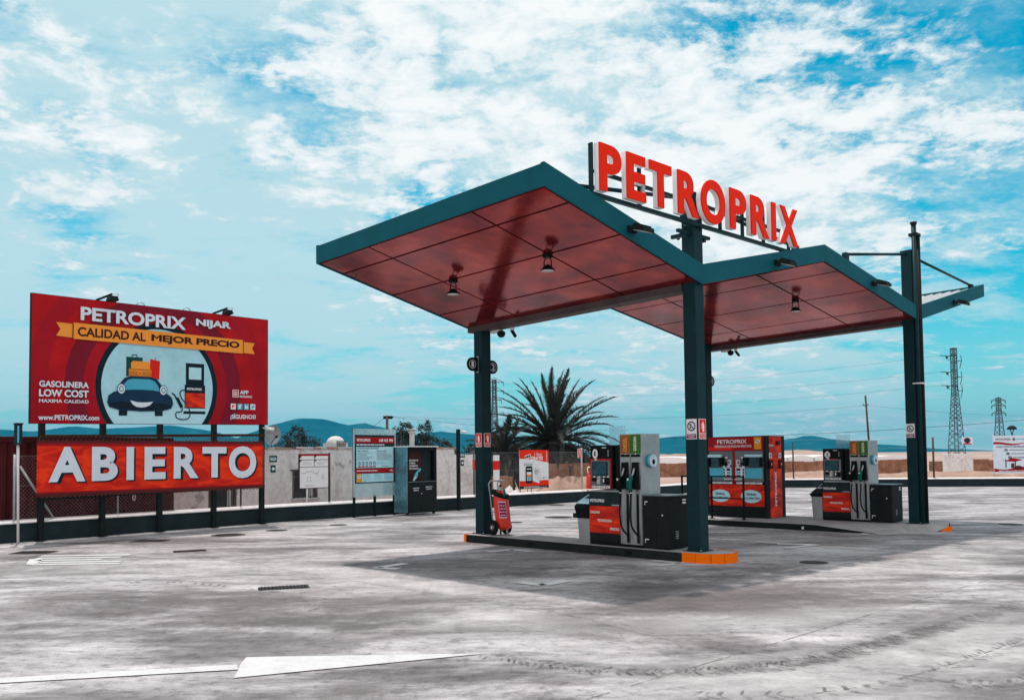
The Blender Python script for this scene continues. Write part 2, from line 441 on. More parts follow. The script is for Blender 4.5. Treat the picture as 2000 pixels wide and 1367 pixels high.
# ================================================================== ground, roads, hills
def earth_mat():
    m, nt, b, out = node_mat('dry_earth'); b.inputs['Specular IOR Level'].default_value = .1
    v = N(nt, 'ShaderNodeTexCoord').outputs['Object']
    a = noise_node(nt, v, .035, 8, .6, .3); c = noise_node(nt, v, .9, 6, .6)
    r = ramp(nt, a.outputs[0], [(.3, (.30, .20, .15)), (.5, (.50, .36, .30)), (.7, (.60, .47, .40))])
    r2 = ramp(nt, c.outputs[0], [(.3, .72), (.7, 1.0)])
    nt.links.new(mixc(nt, 1, r.outputs[0], r2.outputs[0], 'MULTIPLY'), b.inputs['Base Color'])
    b.inputs['Roughness'].default_value = .95
    return m
def concrete_mat():
    m, nt, b, out = node_mat('forecourt_concrete'); b.inputs['Specular IOR Level'].default_value = .25
    v = N(nt, 'ShaderNodeTexCoord').outputs['Object']
    def mapped(rot, sx, sy):
        q = N(nt, 'ShaderNodeMapping'); nt.links.new(v, q.inputs[0])
        q.inputs['Rotation'].default_value = (0,0,R(rot)); q.inputs['Scale'].default_value = (sx, sy, 1); return q.outputs[0]
    A = noise_node(nt, mapped(8, .6, 1.0), .5, 13, .70, .5)          # big worn and dusty patches
    B = noise_node(nt, mapped(-14, .5, 1.5), .9, 12, .70, .4)         # traffic streaks
    B2 = noise_node(nt, mapped(32, .42, 1.7), .8, 12, .70, .3)
    C = noise_node(nt, v, 6.5, 10, .72, .2)                           # mottling
    D = noise_node(nt, v, 60, 4, .75)                                 # grain
    base = ramp(nt, A.outputs[0], [(.36, (.165, .147, .148)), (.45, (.25, .229, .231)), (.49, (.335, .312, .315)), (.53, (.41, .386, .390)), (.62, (.50, .478, .484))])
    st = ramp(nt, B.outputs[0], [(.37, .60), (.450, .80), (.468, .97), (.545, 1.0), (.562, 1.17), (.66, 1.34)])
    st2 = ramp(nt, B2.outputs[0], [(.38, .74), (.455, .86), (.47, 1.0), (.555, 1.0), (.57, 1.14), (.64, 1.2)])
    c = mixc(nt, 1, base.outputs[0], st.outputs[0], 'MULTIPLY'); c = mixc(nt, 1, c, st2.outputs[0], 'MULTIPLY')
    mt = ramp(nt, C.outputs[0], [(.36, .62), (.435, .80), (.46, .97), (.60, 1.06), (.66, 1.18)]); c = mixc(nt, 1, c, mt.outputs[0], 'MULTIPLY')
    gr = ramp(nt, D.outputs[0], [(.3, .76), (.7, 1.14)]); c = mixc(nt, 1, c, gr.outputs[0], 'MULTIPLY')
    gt = noise_node(nt, v, 20, 3, .6); gt2 = ramp(nt, gt.outputs[0], [(.30, .62), (.40, 1.0), (.62, 1.0), (.70, 1.16)]); c = mixc(nt, 1, c, gt2.outputs[0], 'MULTIPLY')
    c = mixc(nt, 1, c, (.985, .985, .995), 'MULTIPLY')
    # oil drips and tyre rubber specks
    vo = N(nt, 'ShaderNodeTexNoise'); vo.inputs['Scale'].default_value = 1.7; vo.inputs['Detail'].default_value = 3; nt.links.new(v, vo.inputs['Vector'])
    sp = ramp(nt, vo.outputs[0], [(.70, 0.0), (.78, .6)]); c = mixc(nt, sp.outputs[0], c, (.10, .085, .08))
    nt.links.new(c, b.inputs['Base Color'])
    rr = ramp(nt, A.outputs[0], [(.3, .62), (.7, .9)]); nt.links.new(rr.outputs[0], b.inputs['Roughness'])
    bump(nt, b, mixc(nt, .5, C.outputs[0], D.outputs[0]), .25, .012)
    return m
def hill_mat():
    m, nt, b, out = node_mat('hill_scrub_haze_tint'); b.inputs['Specular IOR Level'].default_value = 0
    v = N(nt, 'ShaderNodeTexCoord').outputs['Object']
    a = noise_node(nt, v, .006, 9, .62, .4); c = noise_node(nt, v, .03, 6, .6)
    r = ramp(nt, a.outputs[0], [(.34, (.006, .050, .070)), (.52, (.014, .085, .105)), (.68, (.05, .12, .13))])  # scrub colour with the blue of distant haze painted in
    r2 = ramp(nt, c.outputs[0], [(.35, .7), (.65, 1.1)])
    nt.links.new(mixc(nt, 1, r.outputs[0], r2.outputs[0], 'MULTIPLY'), b.inputs['Base Color'])
    b.inputs['Roughness'].default_value = .95
    return m
m = MB(); E_ = earth_mat()
n_ = 48
m.add([(0,0,-.2)] + [(9000*math.cos(2*math.pi*i/n_), 9000*math.sin(2*math.pi*i/n_), -.2) for i in range(n_)], [(0, 1+i, 1+(i+1)%n_) for i in range(n_)], E_)
struct(m.build('ground'))
# forecourt: one sheet, folded where the fall to the back right starts
wl = WAL.w(-1.2, .1); wc = Vector((13.1, 49.3, 0)); re_ = RWL.w(40, .1); bl = WAL.w(-34, .1)
CON = concrete_mat()
poly = [(bl.x, bl.y), (wc.x, wc.y), (re_.x, re_.y), (60, -25), (-30, -25)]
def clip_t(poly, lo, hi):
    pts = [stn_of(*p) for p in poly]; pts = clip_rect(pts, -900, 900, lo, hi); return [(*STN.w(s, t).xy, GZ(t)) for s, t in pts]
m = MB()
for lo, hi in ((-200, 0), (0, 16), (16, 200)):
    q = clip_t(poly, lo, hi); m.add(q, [tuple(range(len(q)))], CON)
struct(m.build('forecourt_pavement'))

def ridge(name, prof, Y, seed, deep=900):
    """rolling ridge line, front and back slopes with gullies"""
    xs = []; x0, x1 = prof[0][0], prof[-1][0]; k = int((x1-x0)/28)
    vs, fs = [], []; rows = 11
    for i in range(k+1):
        x = x0+(x1-x0)*i/k
        for a, b_ in zip(prof, prof[1:]):
            if a[0] <= x <= b_[0]:
                f = (x-a[0])/(b_[0]-a[0]); f = f*f*(3-2*f)*.5+f*.5; h = a[1]+(b_[1]-a[1])*f; break
        h += 2.2*mnoise.noise(Vector((x*.012, seed, 0)))*min(1, h/60)
        for j in range(rows):
            q = j/(rows-1)*2-1                              # -1 front foot .. 0 crest .. 1 back foot
            fall = (1-abs(q))**1.15
            g = mnoise.fractal(Vector((x*.006, q*2.2+seed, 1.3)), 1, 2, 5)*h*.16*(1-abs(1-2*abs(q)))
            vs.append((x + q*60*mnoise.noise(Vector((x*.004, seed, q))), Y+q*deep*(.55 if q < 0 else 1), max(-6, h*fall + g) if j not in (0, rows-1) else -6))
    for i in range(k):
        for j in range(rows-1):
            fs.append((i*rows+j, (i+1)*rows+j, (i+1)*rows+j+1, i*rows+j+1))
    m = MB(); m.add(vs, fs, HILL, True); return struct(m.build(name))
HILL = hill_mat()
ridge('hill', [(-2100,70),(-1712,109),(-1609,100),(-1472,116),(-1370,108),(-1267,110),(-1147,116),(-1027,100),(-900,66),(-760,30),(-640,0)], 3000, 1.0)
ridge('hill', [(-1120,0),(-960,58),(-870,92),(-805,116),(-711,137),(-640,132),(-548,110),(-500,118),(-445,104),(-343,74),(-240,86),(-120,73),(0,69),(130,40),(260,8),(300,0)], 3020, 2.0)
ridge('hill', [(230,0),(380,40),(495,55),(563,62),(660,44),(760,30),(860,40),(914,47),(940,50),(983,60),(1020,52),(1059,45),(1195,27),(1264,24),(1366,11),(1480,0)], 2980, 3.0)

# air: haze over the far hills, whose own colour is already tinted blue
def make_haze():
    mb = MB(); mm = bpy.data.materials.new('haze_air'); mm.use_nodes = True; nt = mm.node_tree; nt.nodes.clear()
    o = N(nt, 'ShaderNodeOutputMaterial'); pv = N(nt, 'ShaderNodeVolumePrincipled')
    pv.inputs['Color'].default_value = (.02, .46, .74, 1); pv.inputs['Density'].default_value = HAZE
    nt.links.new(pv.outputs[0], o.inputs['Volume'])
    mb.box(-4200, 4200, -300, 4600, -8, 170, mm)
    h = mb.build('haze'); h['kind'] = 'stuff'
HAZE = .00016
make_haze()

# ------------------------------------------------------------------ painted marks, joints, tyre tracks
def paint_mat():
    m, nt, b, out = node_mat('road_paint')
    v = N(nt, 'ShaderNodeTexCoord').outputs['Object']
    a = noise_node(nt, v, 3.5, 12, .74); c = noise_node(nt, v, 40, 4, .7)
    f = math_n(nt, 'ADD', math_n(nt, 'MULTIPLY', a.outputs[0], .6), math_n(nt, 'MULTIPLY', c.outputs[0], .4))
    r = ramp(nt, f, [(.36, (.40, .388, .385)), (.43, (.53, .522, .525)), (.50, (.60, .593, .60)), (.7, (.65, .645, .655))])
    nt.links.new(r.outputs[0], b.inputs['Base Color']); b.inputs['Roughness'].default_value = .7
    w_ = noise_node(nt, v, 9, 12, .78); al = ramp(nt, w_.outputs[0], [(.26, 0.0), (.32, .97), (.6, 1.0)])       # worn through to the concrete
    tr = N(nt, 'ShaderNodeBsdfTransparent'); mx = N(nt, 'ShaderNodeMixShader'); nt.links.new(al.outputs[0], mx.inputs[0])
    nt.links.new(tr.outputs[0], mx.inputs[1]); nt.links.new(b.outputs[0], mx.inputs[2]); nt.links.new(mx.outputs[0], out.inputs[0])
    return m
PAINT = paint_mat()
def flat(name, polys, mt, h=.004):
    m = MB(); h = .0085 if mt is PAINT else h
    for p in polys: m.add([(x, y, gw(x, y)+h) for x, y in p], [tuple(range(len(p)))], mt)
    return struct(m.build(name))
def band(a, b, w):
    dx, dy = b[0]-a[0], b[1]-a[1]; l = math.hypot(dx, dy); nx, ny = -dy/l*w/2, dx/l*w/2
    return [(a[0]+nx, a[1]+ny), (a[0]-nx, a[1]-ny), (b[0]-nx, b[1]-ny), (b[0]+nx, b[1]+ny)]
flat('painted_arrow', [[(-6.62,6.72),(-6.55,6.57),(-2.27,7.46),(-2.34,7.64)], [(-2.22,7.18),(-.25,7.96),(-2.34,7.92),(-2.31,7.64),(-2.27,7.46)]], PAINT)
def ell_mark(c, a, b, w=.19):
    return flat('painted_corner', [band(c, a, w), band(c, b, w)], PAINT)
for c, a, b in [((-2.16,14.17),(-1.76,14.68),(-1.78,13.98)), ((-.03,16.62),(-.46,16.29),(.34,16.30)), ((.38,12.08),(.05,12.42),(.76,12.50)),
                ((2.67,14.32),(2.25,14.72),(2.22,14.02)), ((5.79,17.28),(5.1,17.45),(5.0,16.6)), ((8.2,20.45),(7.7,20.5),(7.58,19.6)), ((13.25,25.8),(12.6,25.9),(12.5,25.3))]:
    ell_mark(c, a, b)
hm = []
for i, (y, x0, x1) in enumerate([(16.46,-8.62,-6.99),(16.1,-8.5,-7.0),(15.75,-8.3,-7.2),(15.42,-8.1,-6.7),(15.12,-8.06,-6.6)]):
    hm.append(band((x0, y), (x1, y+.03), .2))
hm.append(band((-8.45,15.98),(-8.06,15.14),.2))
flat('painted_hatching', hm, PAINT)
def stain_mat(name, c, lo=.42, hi=.56, sc=4, soft=False):
    m, nt, b, out = node_mat(name)
    v = N(nt, 'ShaderNodeTexCoord').outputs['Object']
    tr = N(nt, 'ShaderNodeBsdfTransparent'); mx = N(nt, 'ShaderNodeMixShader')
    a = noise_node(nt, v, sc, 8, .7)
    f = ramp(nt, a.outputs[0], [(lo, 0.0), (hi, .85)]).outputs[0]
    if soft:
        at = N(nt, 'ShaderNodeAttribute', attribute_name='fade'); f = math_n(nt, 'MULTIPLY', f, at.outputs['Fac'])
    nt.links.new(f, mx.inputs[0]); nt.links.new(tr.outputs[0], mx.inputs[1]); nt.links.new(b.outputs[0], mx.inputs[2])
    nt.links.new(mx.outputs[0], out.inputs[0])
    b.inputs['Base Color'].default_value = (*c, 1); b.inputs['Roughness'].default_value = .9
    return m
TREAD = stain_mat('tyre_dirt', (.13, .12, .122), .36, .66, 7)
DUST = stain_mat('pale_dust', (.66, .64, .64), .34, .66, 1.6, True)
JOINT = stain_mat('joint_dirt', (.10, .095, .09), .44, .56, 6)
def curve_pts(P, n):
    out = []
    for i in range(len(P)-1):
        p0, p1, p2, p3 = P[max(0,i-1)], P[i], P[i+1], P[min(len(P)-1, i+2)]
        for k in range(n):
            t = k/n
            out.append(tuple(.5*((2*p1[j]) + (-p0[j]+p2[j])*t + (2*p0[j]-5*p1[j]+4*p2[j]-p3[j])*t*t + (-p0[j]+3*p1[j]-3*p2[j]+p3[j])*t**3) for j in range(2)))
    out.append(P[-1]); return out
def ribbon(name, P, w, mt, h, n=10):
    C = curve_pts(P, n); m = MB(); K = 6; vs, fs, fade = [], [], []
    for i, c in enumerate(C):
        a = C[max(0,i-1)]; b = C[min(len(C)-1,i+1)]; dx, dy = b[0]-a[0], b[1]-a[1]; l = math.hypot(dx, dy); e = math.sin(math.pi*i/(len(C)-1))
        for j in range(K+1):
            u = (j/K-.5)*w*1.5; x, y = c[0]-dy/l*u, c[1]+dx/l*u
            vs.append((x, y, gw(x, y)+h)); fade.append(math.sin(math.pi*j/K)*min(1, e*1.6))
    for i in range(len(C)-1):
        for j in range(K): o = i*(K+1)+j; fs.append((o, o+1, o+K+2, o+K+1))
    m.add(vs, fs, mt); o = struct(m.build(name))
    at = o.data.attributes.new('fade', 'FLOAT', 'POINT'); at.data.foreach_set('value', fade); return o
def tread(P, w, pitch, mt=None, h=.008, skip=.12):
    C = curve_pts(P, 40); polys = []; acc = 0; rd = random.Random(len(P))
    for a, b in zip(C, C[1:]):
        acc += math.hypot(b[0]-a[0], b[1]-a[1])
        if acc < pitch: continue
        acc = 0
        if rd.random() < skip: continue
        dx, dy = b[0]-a[0], b[1]-a[1]; l = math.hypot(dx, dy); dx, dy = dx/l, dy/l
        for sd in (-1, 1):
            i0, i1 = (a[0]-dy*.02*sd, a[1]+dx*.02*sd), (a[0]-dy*w*sd*.5+dx*pitch*.9, a[1]+dx*w*sd*.5+dy*pitch*.9)
            polys.append(band(i0, (i1[0]+rd.uniform(-.03,.03), i1[1]+rd.uniform(-.03,.03)), pitch*rd.uniform(.2, .5)))
    return flat('tyre_track', polys, mt or TREAD, h)
T1 = [(-.3,7.95),(.72,7.32),(1.62,7.28),(2.57,7.66),(3.56,8.46),(4.32,9.05),(5.83,10.36)]
ribbon('dust_streak', [(x+.10, y-.12) for x, y in T1[1:]], .75, DUST, .004)
ribbon('dust_streak', [(.6,7.2),(2.4,7.0),(3.6,7.5),(5.2,9.0)], 1.1, DUST, .0042)
ribbon('dust_streak', [(-2.6,9.3),(-.6,9.6),(1.0,9.3),(2.6,9.5),(4.6,10.6)], .9, DUST, .004)
ribbon('dust_streak', [(-9.5,14.2),(-6,14.6),(-3.2,14.1),(-1.2,12.2),(0,10.6)], 1.1, DUST, .004)
ribbon('dust_streak', [(-9,20.2),(-6,21.2),(-3.4,23.6),(-1.2,25.2)], .9, DUST, .004)
ribbon('dust_streak', [(4.2,13.2),(6.2,14.0),(8.6,16.2)], 1.3, DUST, .004)
ribbon('oil_stain', [(1.0,11.7),(2.4,12.6),(3.4,13.2),(4.6,14.6)], 1.1, stain_mat('oil_stain_dark', (.17,.145,.14), .38, .66, 1.6, True), .005)
ribbon('oil_stain', [(-3.9,9.2),(-2.2,9.3),(-.9,9.35)], .9, stain_mat('oil_stain_brown', (.16,.145,.145), .40, .66, 1.8, True), .005)
ribbon('rubber_smear', T1, .34, stain_mat('rubber_smear', (.16,.15,.152), .36, .70, 3.5, True), .0062)
tread(T1, .20, .05, skip=.06)
tread([(x+.03, y-.05) for x, y in T1], .24, .062, skip=.2)
ribbon('rubber_smear', [(2.6,6.7),(3.6,6.75),(4.3,7.1),(5.2,7.9),(6,8.8)], .5, stain_mat('rubber_smear_wide', (.17,.16,.162), .38, .70, 3, True), .0064)
tread([(3.0,6.82),(3.6,6.75),(4.3,7.1),(5.2,7.9)], .22, .07, skip=.35)
tread([(1.2,6.5),(2.2,6.55),(3.0,6.9),(4.2,7.9),(5.4,8.8)], .22, .08, skip=.45)
tread([(-6.6,12.3),(-5.2,12.9),(-3.6,12.2),(-2.2,10.4)], .3, .1, skip=.5)
def crack(P, w=.010):
    C = curve_pts(P, 12); rd = random.Random(3); polys = []
    C = [(x+rd.uniform(-.008,.008), y+rd.uniform(-.008,.008)) for x, y in C]
    for a, b in zip(C, C[1:]): polys.append(band(a, b, w))
    return flat('pavement_joint', polys, JOINT, .0065)
ribbon('oil_stain', [(-1.0,12.9),(.6,13.6),(2.2,13.9)], 1.2, stain_mat('oil_stain_grey', (.13,.12,.125), .40, .68, 1.3, True), .0045)
ribbon('oil_stain', [(-6.5,10.6),(-4.6,10.9),(-2.2,10.4),(-.6,9.9)], 1.6, stain_mat('traffic_grime', (.20,.175,.175), .36, .66, .9, True), .0045)
ribbon('oil_stain', [(.2,9.0),(1.8,9.9),(3.4,10.8),(5.6,11.6)], 1.5, stain_mat('traffic_grime_right', (.19,.165,.165), .36, .66, .8, True), .0045)
ribbon('oil_stain', [(-4.6,6.3),(-2.2,6.4),(-.2,6.9)], .7, stain_mat('traffic_grime_front', (.17,.15,.15), .36, .66, 1.2, True), .0045)
crack([(-3.0,13.2),(-.02,10.58),(1.53,8.34),(2.73,7.29),(3.6,6.5)])
crack([STN.w(4.2,-16).xy, STN.w(4.2,-6).xy, STN.w(4.2,2).xy, STN.w(4.2,12).xy], .012)
crack([STN.w(-8.2,-9).xy, STN.w(-8.2,0).xy, STN.w(-8.2,9).xy], .014)
crack([STN.w(-12,-5.2).xy, STN.w(-4,-5.2).xy, STN.w(3,-5.2).xy], .012)
crack([(1.7,6.2),(1.88,6.39),(3.03,7.0),(4.65,8.28),(7.5,10.6)])

# ================================================================== pump islands
def island1():
    t = thing('pump_island', 'long black kerbed pump island with an orange nose under the tall letter sign', 'kerb island', STN, (-2.4, 0, 0), 'kerbed pump islands')
    def nose(x, sg):
        return [(x+sg*r_, y_) for r_, y_ in ((0,-.37),(.25,-.36),(.48,-.29),(.62,-.14),(.66,.05),(.6,.25),(.42,.4),(.15,.46),(0,.46))]
    top = MB(); out = [(-5.3,-.37),(-.05,-.37)] + nose(-.05, 1)[1:-1] + [(-.05,.46),(-5.3,.46)] + [(-5.3+(-q+(-.05))*.35, y) for q, y in []]
    o2 = [(x, y) for x, y in out]
    o2 = [(-5.42,-.30)] + o2 + [(-5.42,.38)]
    top.slab([(x*.999, y*.97) for x, y in o2], .02, .15, 'kerb_top'); top.build('island_top', t)
    k = MB()
    def kerbrun(pts, m, z1=.146):
        for a, b in zip(pts, pts[1:]):
            dx, dy = b[0]-a[0], b[1]-a[1]; l = math.hypot(dx, dy); nx, ny = dy/l*.03, -dx/l*.03
            k.hexa([(a[0]+nx,a[1]+ny,-.02),(b[0]+nx,b[1]+ny,-.02),(b[0],b[1],-.02),(a[0],a[1],-.02),(a[0]+nx*.7,a[1]+ny*.7,z1),(b[0]+nx*.7,b[1]+ny*.7,z1),(b[0],b[1],z1),(a[0],a[1],z1)], m)
    kerbrun([(-5.30,-.37),(-.05,-.37)], 'kerb_dark'); kerbrun([(-.05,.46),(-5.3,.46)], 'kerb_dark')
    for x in (-3.55, -1.2): k.box(x, x+.13, -.406, -.39, .04, .10, 'black')
    k.build('kerb', t)
    k = MB(); kerbrun(nose(-.05, 1), 'orange', .153); k.build('kerb_nose', t, label='orange painted kerb nose at the column end')
    k = MB(); kerbrun([(-5.45,.38),(-5.45,-.3),(-5.30,-.37)], 'orange', .153); k.build('kerb_nose', t, label='small orange painted kerb end')
    return t
island1()
def island2():
    g = GZ(8.5)
    t = thing('pump_island', 'wide black kerbed pump island sloping away to the ground under the cash kiosk', 'kerb island', STN, (-3, 8.3, g), 'kerbed pump islands')
    A = [(-9,6.95),(-1.6,7.0),(.0,7.05),(.55,8.5),(.62,9.0),(.5,9.4),(-9,9.4)]
    H = [.15,.15,.0,.004,.09,.15,.15]; B = [(-9,8.35,.15),(-1.6,8.35,.15),(.1,8.5,.15)]
    m = MB()
    vs = [(x, y, g+h) for (x, y), h in zip(A, H)] + [(x, y, g+h) for x, y, h in B]
    m.add(vs, [(0,1,8,7),(1,2,9,8),(2,3,9),(3,4,9),(4,5,9),(7,8,9,5,6)], 'kerb_top'); m.build('island_top', t)
    k = MB()
    def wall(a, b, ha, hb, mt, n=.03):
        dx, dy = b[0]-a[0], b[1]-a[1]; l = math.hypot(dx, dy); nx, ny = dy/l*n, -dx/l*n
        z = g-.06
        k.hexa([(a[0]+nx,a[1]+ny,z),(b[0]+nx,b[1]+ny,z),(b[0],b[1],z),(a[0],a[1],z),(a[0]+nx,a[1]+ny,g+ha),(b[0]+nx,b[1]+ny,g+hb),(b[0],b[1],g+ha*0+hb),(a[0],a[1],g+ha)], mt)
    wall((-9,6.95),(-1.6,7.0),.148,.148,'kerb_dark'); wall((-1.6,7.0),(.0,7.05),.148,.004,'kerb_dark')
    for x in (-3.8, -1.9): k.box(x, x+.05, 6.958, 6.97, g+.04, g+.1, 'white')
    wall((.5,9.4),(-9,9.4),.148,.148,'kerb_dark'); k.build('kerb', t)
    k = MB(); wall((.575,8.66),(.66,9.0),.02,.115,'orange'); wall((.66,9.0),(.62,9.16),.115,.06,'orange'); k.build('kerb_nose', t, label='orange painted kerb nose behind the far column')
    return t
island2()

# ================================================================== canopy
PROF = [(-3.733,.989),(0,0),(4.26,.867),(8.764,0),(13.19,.935)]
HT = .3165; S0, S1 = -5.546, .196
def rise(t):
    for a, b in zip(PROF, PROF[1:]):
        if a[0] <= t <= b[0]+1e-6: return a[1]+(b[1]-a[1])*(t-a[0])/(b[0]-a[0])
    return PROF[-1][1]
def zs(s, t): return 4.5 + .0244*s + .0295*t + rise(t)
def soffit_mat():
    m, nt, b, out = node_mat('soffit_red')
    v = N(nt, 'ShaderNodeTexCoord').outputs['Object']
    a = noise_node(nt, v, 1.1, 7, .6, .3); c = noise_node(nt, v, 6, 5, .65)
    r = ramp(nt, a.outputs[0], [(.34, (.16, .008, .020)), (.5, (.36, .020, .026)), (.66, (.56, .052, .034))])
    r2 = ramp(nt, c.outputs[0], [(.3, .86), (.7, 1.04)])
    nt.links.new(mixc(nt, 1, r.outputs[0], r2.outputs[0], 'MULTIPLY'), b.inputs['Base Color'])
    b.inputs['Roughness'].default_value = .13; b.inputs['Specular IOR Level'].default_value = .3; b.inputs['Metallic'].default_value = .6
    bump(nt, b, a.outputs[0], .12, .05)
    return m
SOF = soffit_mat()
def canopy():
    cn = thing('canopy', 'zigzag gull wing filling station roof with teal edges and red underside on four columns', 'canopy', STN, (0, 0, 0))
    scut = [S0+.05, -3.98, -1.35, S1-.05]
    for i in range(4):
        a, b = PROF[i][0], PROF[i+1][0]
        fr = [0, .148, .451, .76, 1] if i % 2 == 0 else [0, .24, .549, .852, 1]
        tc = [a+(b-a)*f for f in fr]; tc[0] += .045; tc[-1] -= .03
        m = MB()
        for p, q in zip(tc, tc[1:]):
            for u, w in zip(scut, scut[1:]):
                g = .021; c4 = [(u+g, p+g), (w-g, p+g), (w-g, q-g), (u+g, q-g)]
                m.hexa([(s, t, zs(s, t)+.012) for s, t in c4] + [(s, t, zs(s, t)+.03) for s, t in c4], SOF)
        c4 = [(scut[0], tc[0]), (scut[-1], tc[0]), (scut[-1], tc[-1]), (scut[0], tc[-1])]
        m.hexa([(s, t, zs(s, t)+.034) for s, t in c4] + [(s, t, zs(s, t)+.06) for s, t in c4], 'seam')
        m.build('soffit', cn)
        m = MB()
        m.hexa([(s, t, zs(s, t)+HT-.10) for s, t in c4] + [(s, t, zs(s, t)+HT-.07) for s, t in c4], 'deck')
        k = 24
        for j in range(k):
            s = scut[0]+.1+(scut[-1]-scut[0]-.2)*j/(k-1)
            m.hexa([(x, t, zs(x, t)+HT-.0695) for x, t in ((s-.04, tc[0]), (s+.04, tc[0]), (s+.04, tc[-1]), (s-.04, tc[-1]))] +
                   [(x, t, zs(x, t)+HT-.035) for x, t in ((s-.025, tc[0]), (s+.025, tc[0]), (s+.025, tc[-1]), (s-.025, tc[-1]))], 'deck')
        m.build('roof_deck', cn)
        for (sA, sB) in ((S1-.03, S1), (S0, S0+.03)):      # raking fascias on both gable ends
            m = MB(); e = .0012
            c4 = [(sA, a+e), (sB, a+e), (sB, b-e), (sA, b-e)]
            m.hexa([(s, t, zs(s, t)) for s, t in c4] + [(s, t, zs(s, t)+HT) for s, t in c4], 'teal')
            o_ = -.02 if sA > -1 else .02
            c4 = [(sA-.02+o_, a+e), (sB+.02+o_, a+e), (sB+.02+o_, b-e), (sA-.02+o_, b-e)]
            m.hexa([(s, t, zs(s, t)+HT+.001) for s, t in c4] + [(s, t, zs(s, t)+HT+.016) for s, t in c4], 'teal')
            m.build('fascia', cn)
    for t0, sg in ((PROF[0][0], 1), (PROF[-1][0], -1)):     # eaves
        m = MB(); ta, tb = (t0, t0+.03*sg)
        c4 = [(S0+.031, ta), (S1-.031, ta), (S1-.031, tb), (S0+.031, tb)]
        m.hexa([(s, t, zs(s, t0)) for s, t in c4] + [(s, t, zs(s, t0)+HT) for s, t in c4], 'teal')
        m.build('fascia', cn)
    for t0 in (0, 8.764):
        m = MB()
        for s_a, s_b in ((S0+.04, -.14), ):
            m.hexa([(s_a, t0-.13, zs(s_a, t0)-.075), (s_b, t0-.13, zs(s_b, t0)-.075), (s_b, t0+.16, zs(s_b, t0)-.075), (s_a, t0+.16, zs(s_a, t0)-.075),
                    (s_a, t0-.13, zs(s_a, t0)+.05), (s_b, t0-.13, zs(s_b, t0)+.05), (s_b, t0+.16, zs(s_b, t0)+.05), (s_a, t0+.16, zs(s_a, t0)+.05)], 'beam_brown')
        m.build('gutter_beam', cn)
        for s0 in ((-5.2, 0) if t0 == 0 else (-5.41, 0)):
            tc_ = t0 if (t0 == 0 or s0 == 0) else 8.42
            ztop = 6.02 if t0 == 0 else 6.40
            h = .122; g = GZ(t0)
            m = MB(); m.box(s0-h, s0+h, tc_-h, tc_+h, g+.14, ztop, 'column', .006)
            m.box(s0-h-.012, s0+h+.012, tc_-h-.012, tc_+h+.012, ztop-.02, ztop+.012, 'column')
            m.box(s0-h-.05, s0+h+.05, tc_-h-.05, tc_+h+.05, g+.145, g+.165, 'column')
            for bx_ in (-1, 1):
                for by_ in (-1, 1): m.cyl((s0+bx_*(h+.03), tc_+by_*(h+.03), g+.16), (s0+bx_*(h+.03), tc_+by_*(h+.03), g+.185), .012, 'galv', 8)
            m.build('column', cn)
            for sg, reach in ((-1, 3.0 if t0 == 0 else 3.2), (1, 3.45 if t0 == 0 else 4.02)):
                te = t0+sg*reach; ze = zs(s0, te)+HT+.06
                if t0 == 8.764 and sg < 0: ze = 5.86
                m = MB(); m.tube([(s0, tc_+sg*h, ztop-.08), (s0, te, ze)], .032, 'column', 8)
                m.box(s0-.05, s0+.05, te-.07, te+.07, zs(s0, te)+HT-.05, ze+.03, 'column', .01)
                m.build('stay_rod', cn)
    m = MB(); x, y = .175, 8.70
    m.tube([(x, y, .08), (x, y, 7.0)], .055, 'column', 12); m.tube([(x+.05, y+.1, .08), (x+.05, y+.1, 6.75)], .045, 'dark', 10)
    m.tube([(x, y, 6.97), (x, y, 7.05)], [.055, .085], 'dark', 12); m.box(x-.1, x+.1, y-.08, y+.14, 3.28, 3.31, 'white')
    m.box(x-.1, x+.1, y-.08, y+.16, 6.72, 6.79, 'dark', .01)
    m.build('vent_pipe', cn)
    return cn
canopy()

